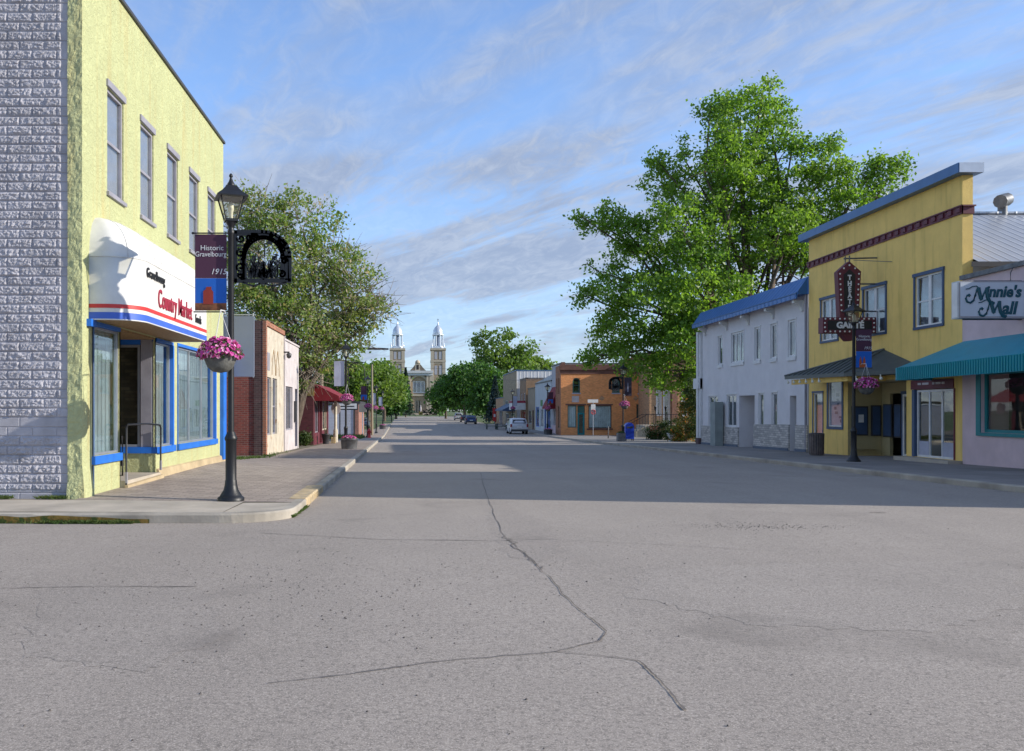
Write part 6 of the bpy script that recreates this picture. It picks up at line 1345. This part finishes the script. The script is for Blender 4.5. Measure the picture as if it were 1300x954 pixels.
# rows that close the horizon on both sides, each tree its own
for i, (x, Y) in enumerate([(-34, 250), (-26, 300), (-42, 330), (-18, 330), (-52, 400), (-30, 400), (-70, 420), (24, 300), (34, 330), (46, 300), (30, 400), (60, 380), (44, 420), (80, 400), (-14, 420), (22, 440)]):
    h = random.uniform(9, 13); k = h*.36
    lo_ = [(x+random.uniform(-.4, .4)*k, Y+random.uniform(-1, 1), gz(Y)+h*.6, k, k, h*.38), (x-k*.6, Y, gz(Y)+h*.5, k*.7, k*.7, h*.3), (x+k*.6, Y, gz(Y)+h*.52, k*.7, k*.7, h*.3)]
    where = 'left of' if x < 0 else 'right of'
    tree('background_tree', 'dark green tree in the row %s the far church' % where, 'tree', (x, Y, gz(Y)), lo_, dict(r=.4, h=3), n=2600, ncl=110, size=1.3, csize=2.0, m=Ld if i % 2 else Lp, group='background trees %s the church' % where, limbs=False)
def spruce(label, X, Y, h, r, n=7000, m=None):
    t = thing('spruce_tree', label, 'tree', (X, Y, gz(Y)))
    z = rng.random(n)**.8; lay = np.floor(z*14)/14; rad = r*(1-z)*(.55+.45*(1-(z-lay)*14))*np.sqrt(rng.random(n)); a = rng.random(n)*2*np.pi
    pts = np.stack([rad*np.cos(a), rad*np.sin(a), h*(.08+.92*z)-rad*.25], 1)
    o = bpy.data.objects.new('crown', leaf_mesh('crown', pts, .0022*Y+.16, m or Ls)); COL.objects.link(o); o.parent = t
    MB().tube([(X, Y, gz(Y)-.2), (X, Y, gz(Y)+h*.95)], .22, 8, .04).build('trunk', M['bark'], t)
spruce('dark conical spruce at the left edge of the church front', (515-CX)*300/F, 300, 17, 4.2, 5000)
spruce('bluish dark spruce behind the red feather board', 14.6, 160, 8.5, 2.4, 5000, mat('blue_spruce', (.03,.06,.055), .7, .1, 3, kind='leaf', col2=(.05,.09,.08), tl=.1))
spruce('smaller conical spruce left of the smaller church trees', (503-CX)*330/F, 330, 13, 3.8, 4000)
def bush(label, lobes, m, n=4000, size=.12, cat='bush', name='garden_bush'):
    b = lobes[0]; base = (b[0], b[1], gz(b[1])); t = thing(name, label, cat, base)
    pts, _ = crown_points(lobes, n, 90, .28, .4); o = bpy.data.objects.new('foliage', leaf_mesh('foliage', pts-np.array(base), size, m)); COL.objects.link(o); o.parent = t
    mb = MB()
    for k in range(7): mb.tube([(base[0], base[1], base[2]-.1), (b[0]+random.uniform(-.6, .6)*b[3], b[1]+random.uniform(-.6, .6)*b[4], b[2]+random.uniform(0, .5)*b[5])], .03, 4, .01)
    mb.build('stem', M['bark'], t)
bush('dark green spreading bush behind the white urn', [lob(838,548,15,13,64), lob(850,545,14,12,64), lob(828,553,9,9,64)], Lb)
bush('tall yellow green shrub with orange leaves left of the grey building', [lob(872,535,12,28,57), lob(866,552,14,12,57), lob(880,515,8,22,58)], Lx, 6000, .13)
bush('dark vine covered shrub against the corner of the grey building', [lob(884,525,9,34,56), lob(878,500,9,20,56)], Lb, 5000, .13)
bush('low leafy shrub in front of the tan house wall', [lob(860,552,16,10,62)], Lb, 3000)
bush('small green shrub at the corner of the maroon side wall', [lob(386,558,6,8,47)], Lb, 1500, .1)
bush('clipped purple flowering hedge left of the church steps', [((513-CX)*.41, 450, -.2, 6, 1.5, 1.8)], mat('purple_hedge', (.05,.07,.06), .7, .1, 3, kind='leaf', col2=(.10,.08,.14)), 1600, .8)
bush('clipped purple flowering hedge right of the church steps', [((548-CX)*.41, 450, -.2, 6, 1.5, 1.8)], MATS['purple_hedge'], 1600, .8)
for x, Y in ((497, 170),):
    t = thing('street_post', 'small dark post with a light top near the far left kerb', 'post', ((x-CX)*Y/F, Y, gz(Y))); MB().lathe([(.1, 0), (.1, 1.1), (.14, 1.12), (.1, 1.4)], ((x-CX)*Y/F, Y, gz(Y)), 8).build('post', M['coping'], t)

# ---------------------------------------------------------------- one mesh per piece where a part comes in several
def split(o):
    me = o.data; n = len(me.vertices); par = list(range(n))
    def find(a):
        while par[a] != a: par[a] = par[par[a]]; a = par[a]
        return a
    for p in me.polygons:
        v = p.vertices; r = find(v[0])
        for q in v[1:]: par[find(q)] = r
    gr = {}
    for p in me.polygons: gr.setdefault(find(p.vertices[0]), []).append(p)
    if len(gr) < 2 or len(gr) > 100: return
    meshes = []
    for fs in gr.values():
        ids = sorted({v for p in fs for v in p.vertices}); mp_ = {v: i for i, v in enumerate(ids)}
        nm = bpy.data.meshes.new(me.name); nm.from_pydata([tuple(me.vertices[v].co) for v in ids], [], [tuple(mp_[v] for v in p.vertices) for p in fs])
        nm.polygons.foreach_set('use_smooth', [p.use_smooth for p in fs]); nm.update()
        for m_ in me.materials: nm.materials.append(m_)
        meshes.append(nm)
    users = [x for x in COL.objects if x.data == me]
    for x in users:
        x.data = meshes[0]
        for nm in meshes[1:]:
            c = x.copy(); c.data = nm; COL.objects.link(c); c.parent = x.parent
SPL = {'side_wall', 'rear_wall', 'kick_panel', 'side_window', 'bulb', 'pilaster', 'louvre', 'window_head', 'coping', 'door_post', 'parapet_block', 'entry_low_wall', 'post', 'downpipe', 'roof', 'diamond_inlay', 'leg', 'corner_batten', 'arch_spandrel', 'banner_arm', 'nozzle', 'post_base', 'plate', 'wainscot', 'plinth', 'lintel', 'bracket', 'seam', 'dome', 'faded_lettering', 'entry_sill', 'fixing_plate'}
for o in [x for x in COL.objects if x.type == 'MESH' and x.parent and x.name.split('.')[0] in SPL]: split(o)
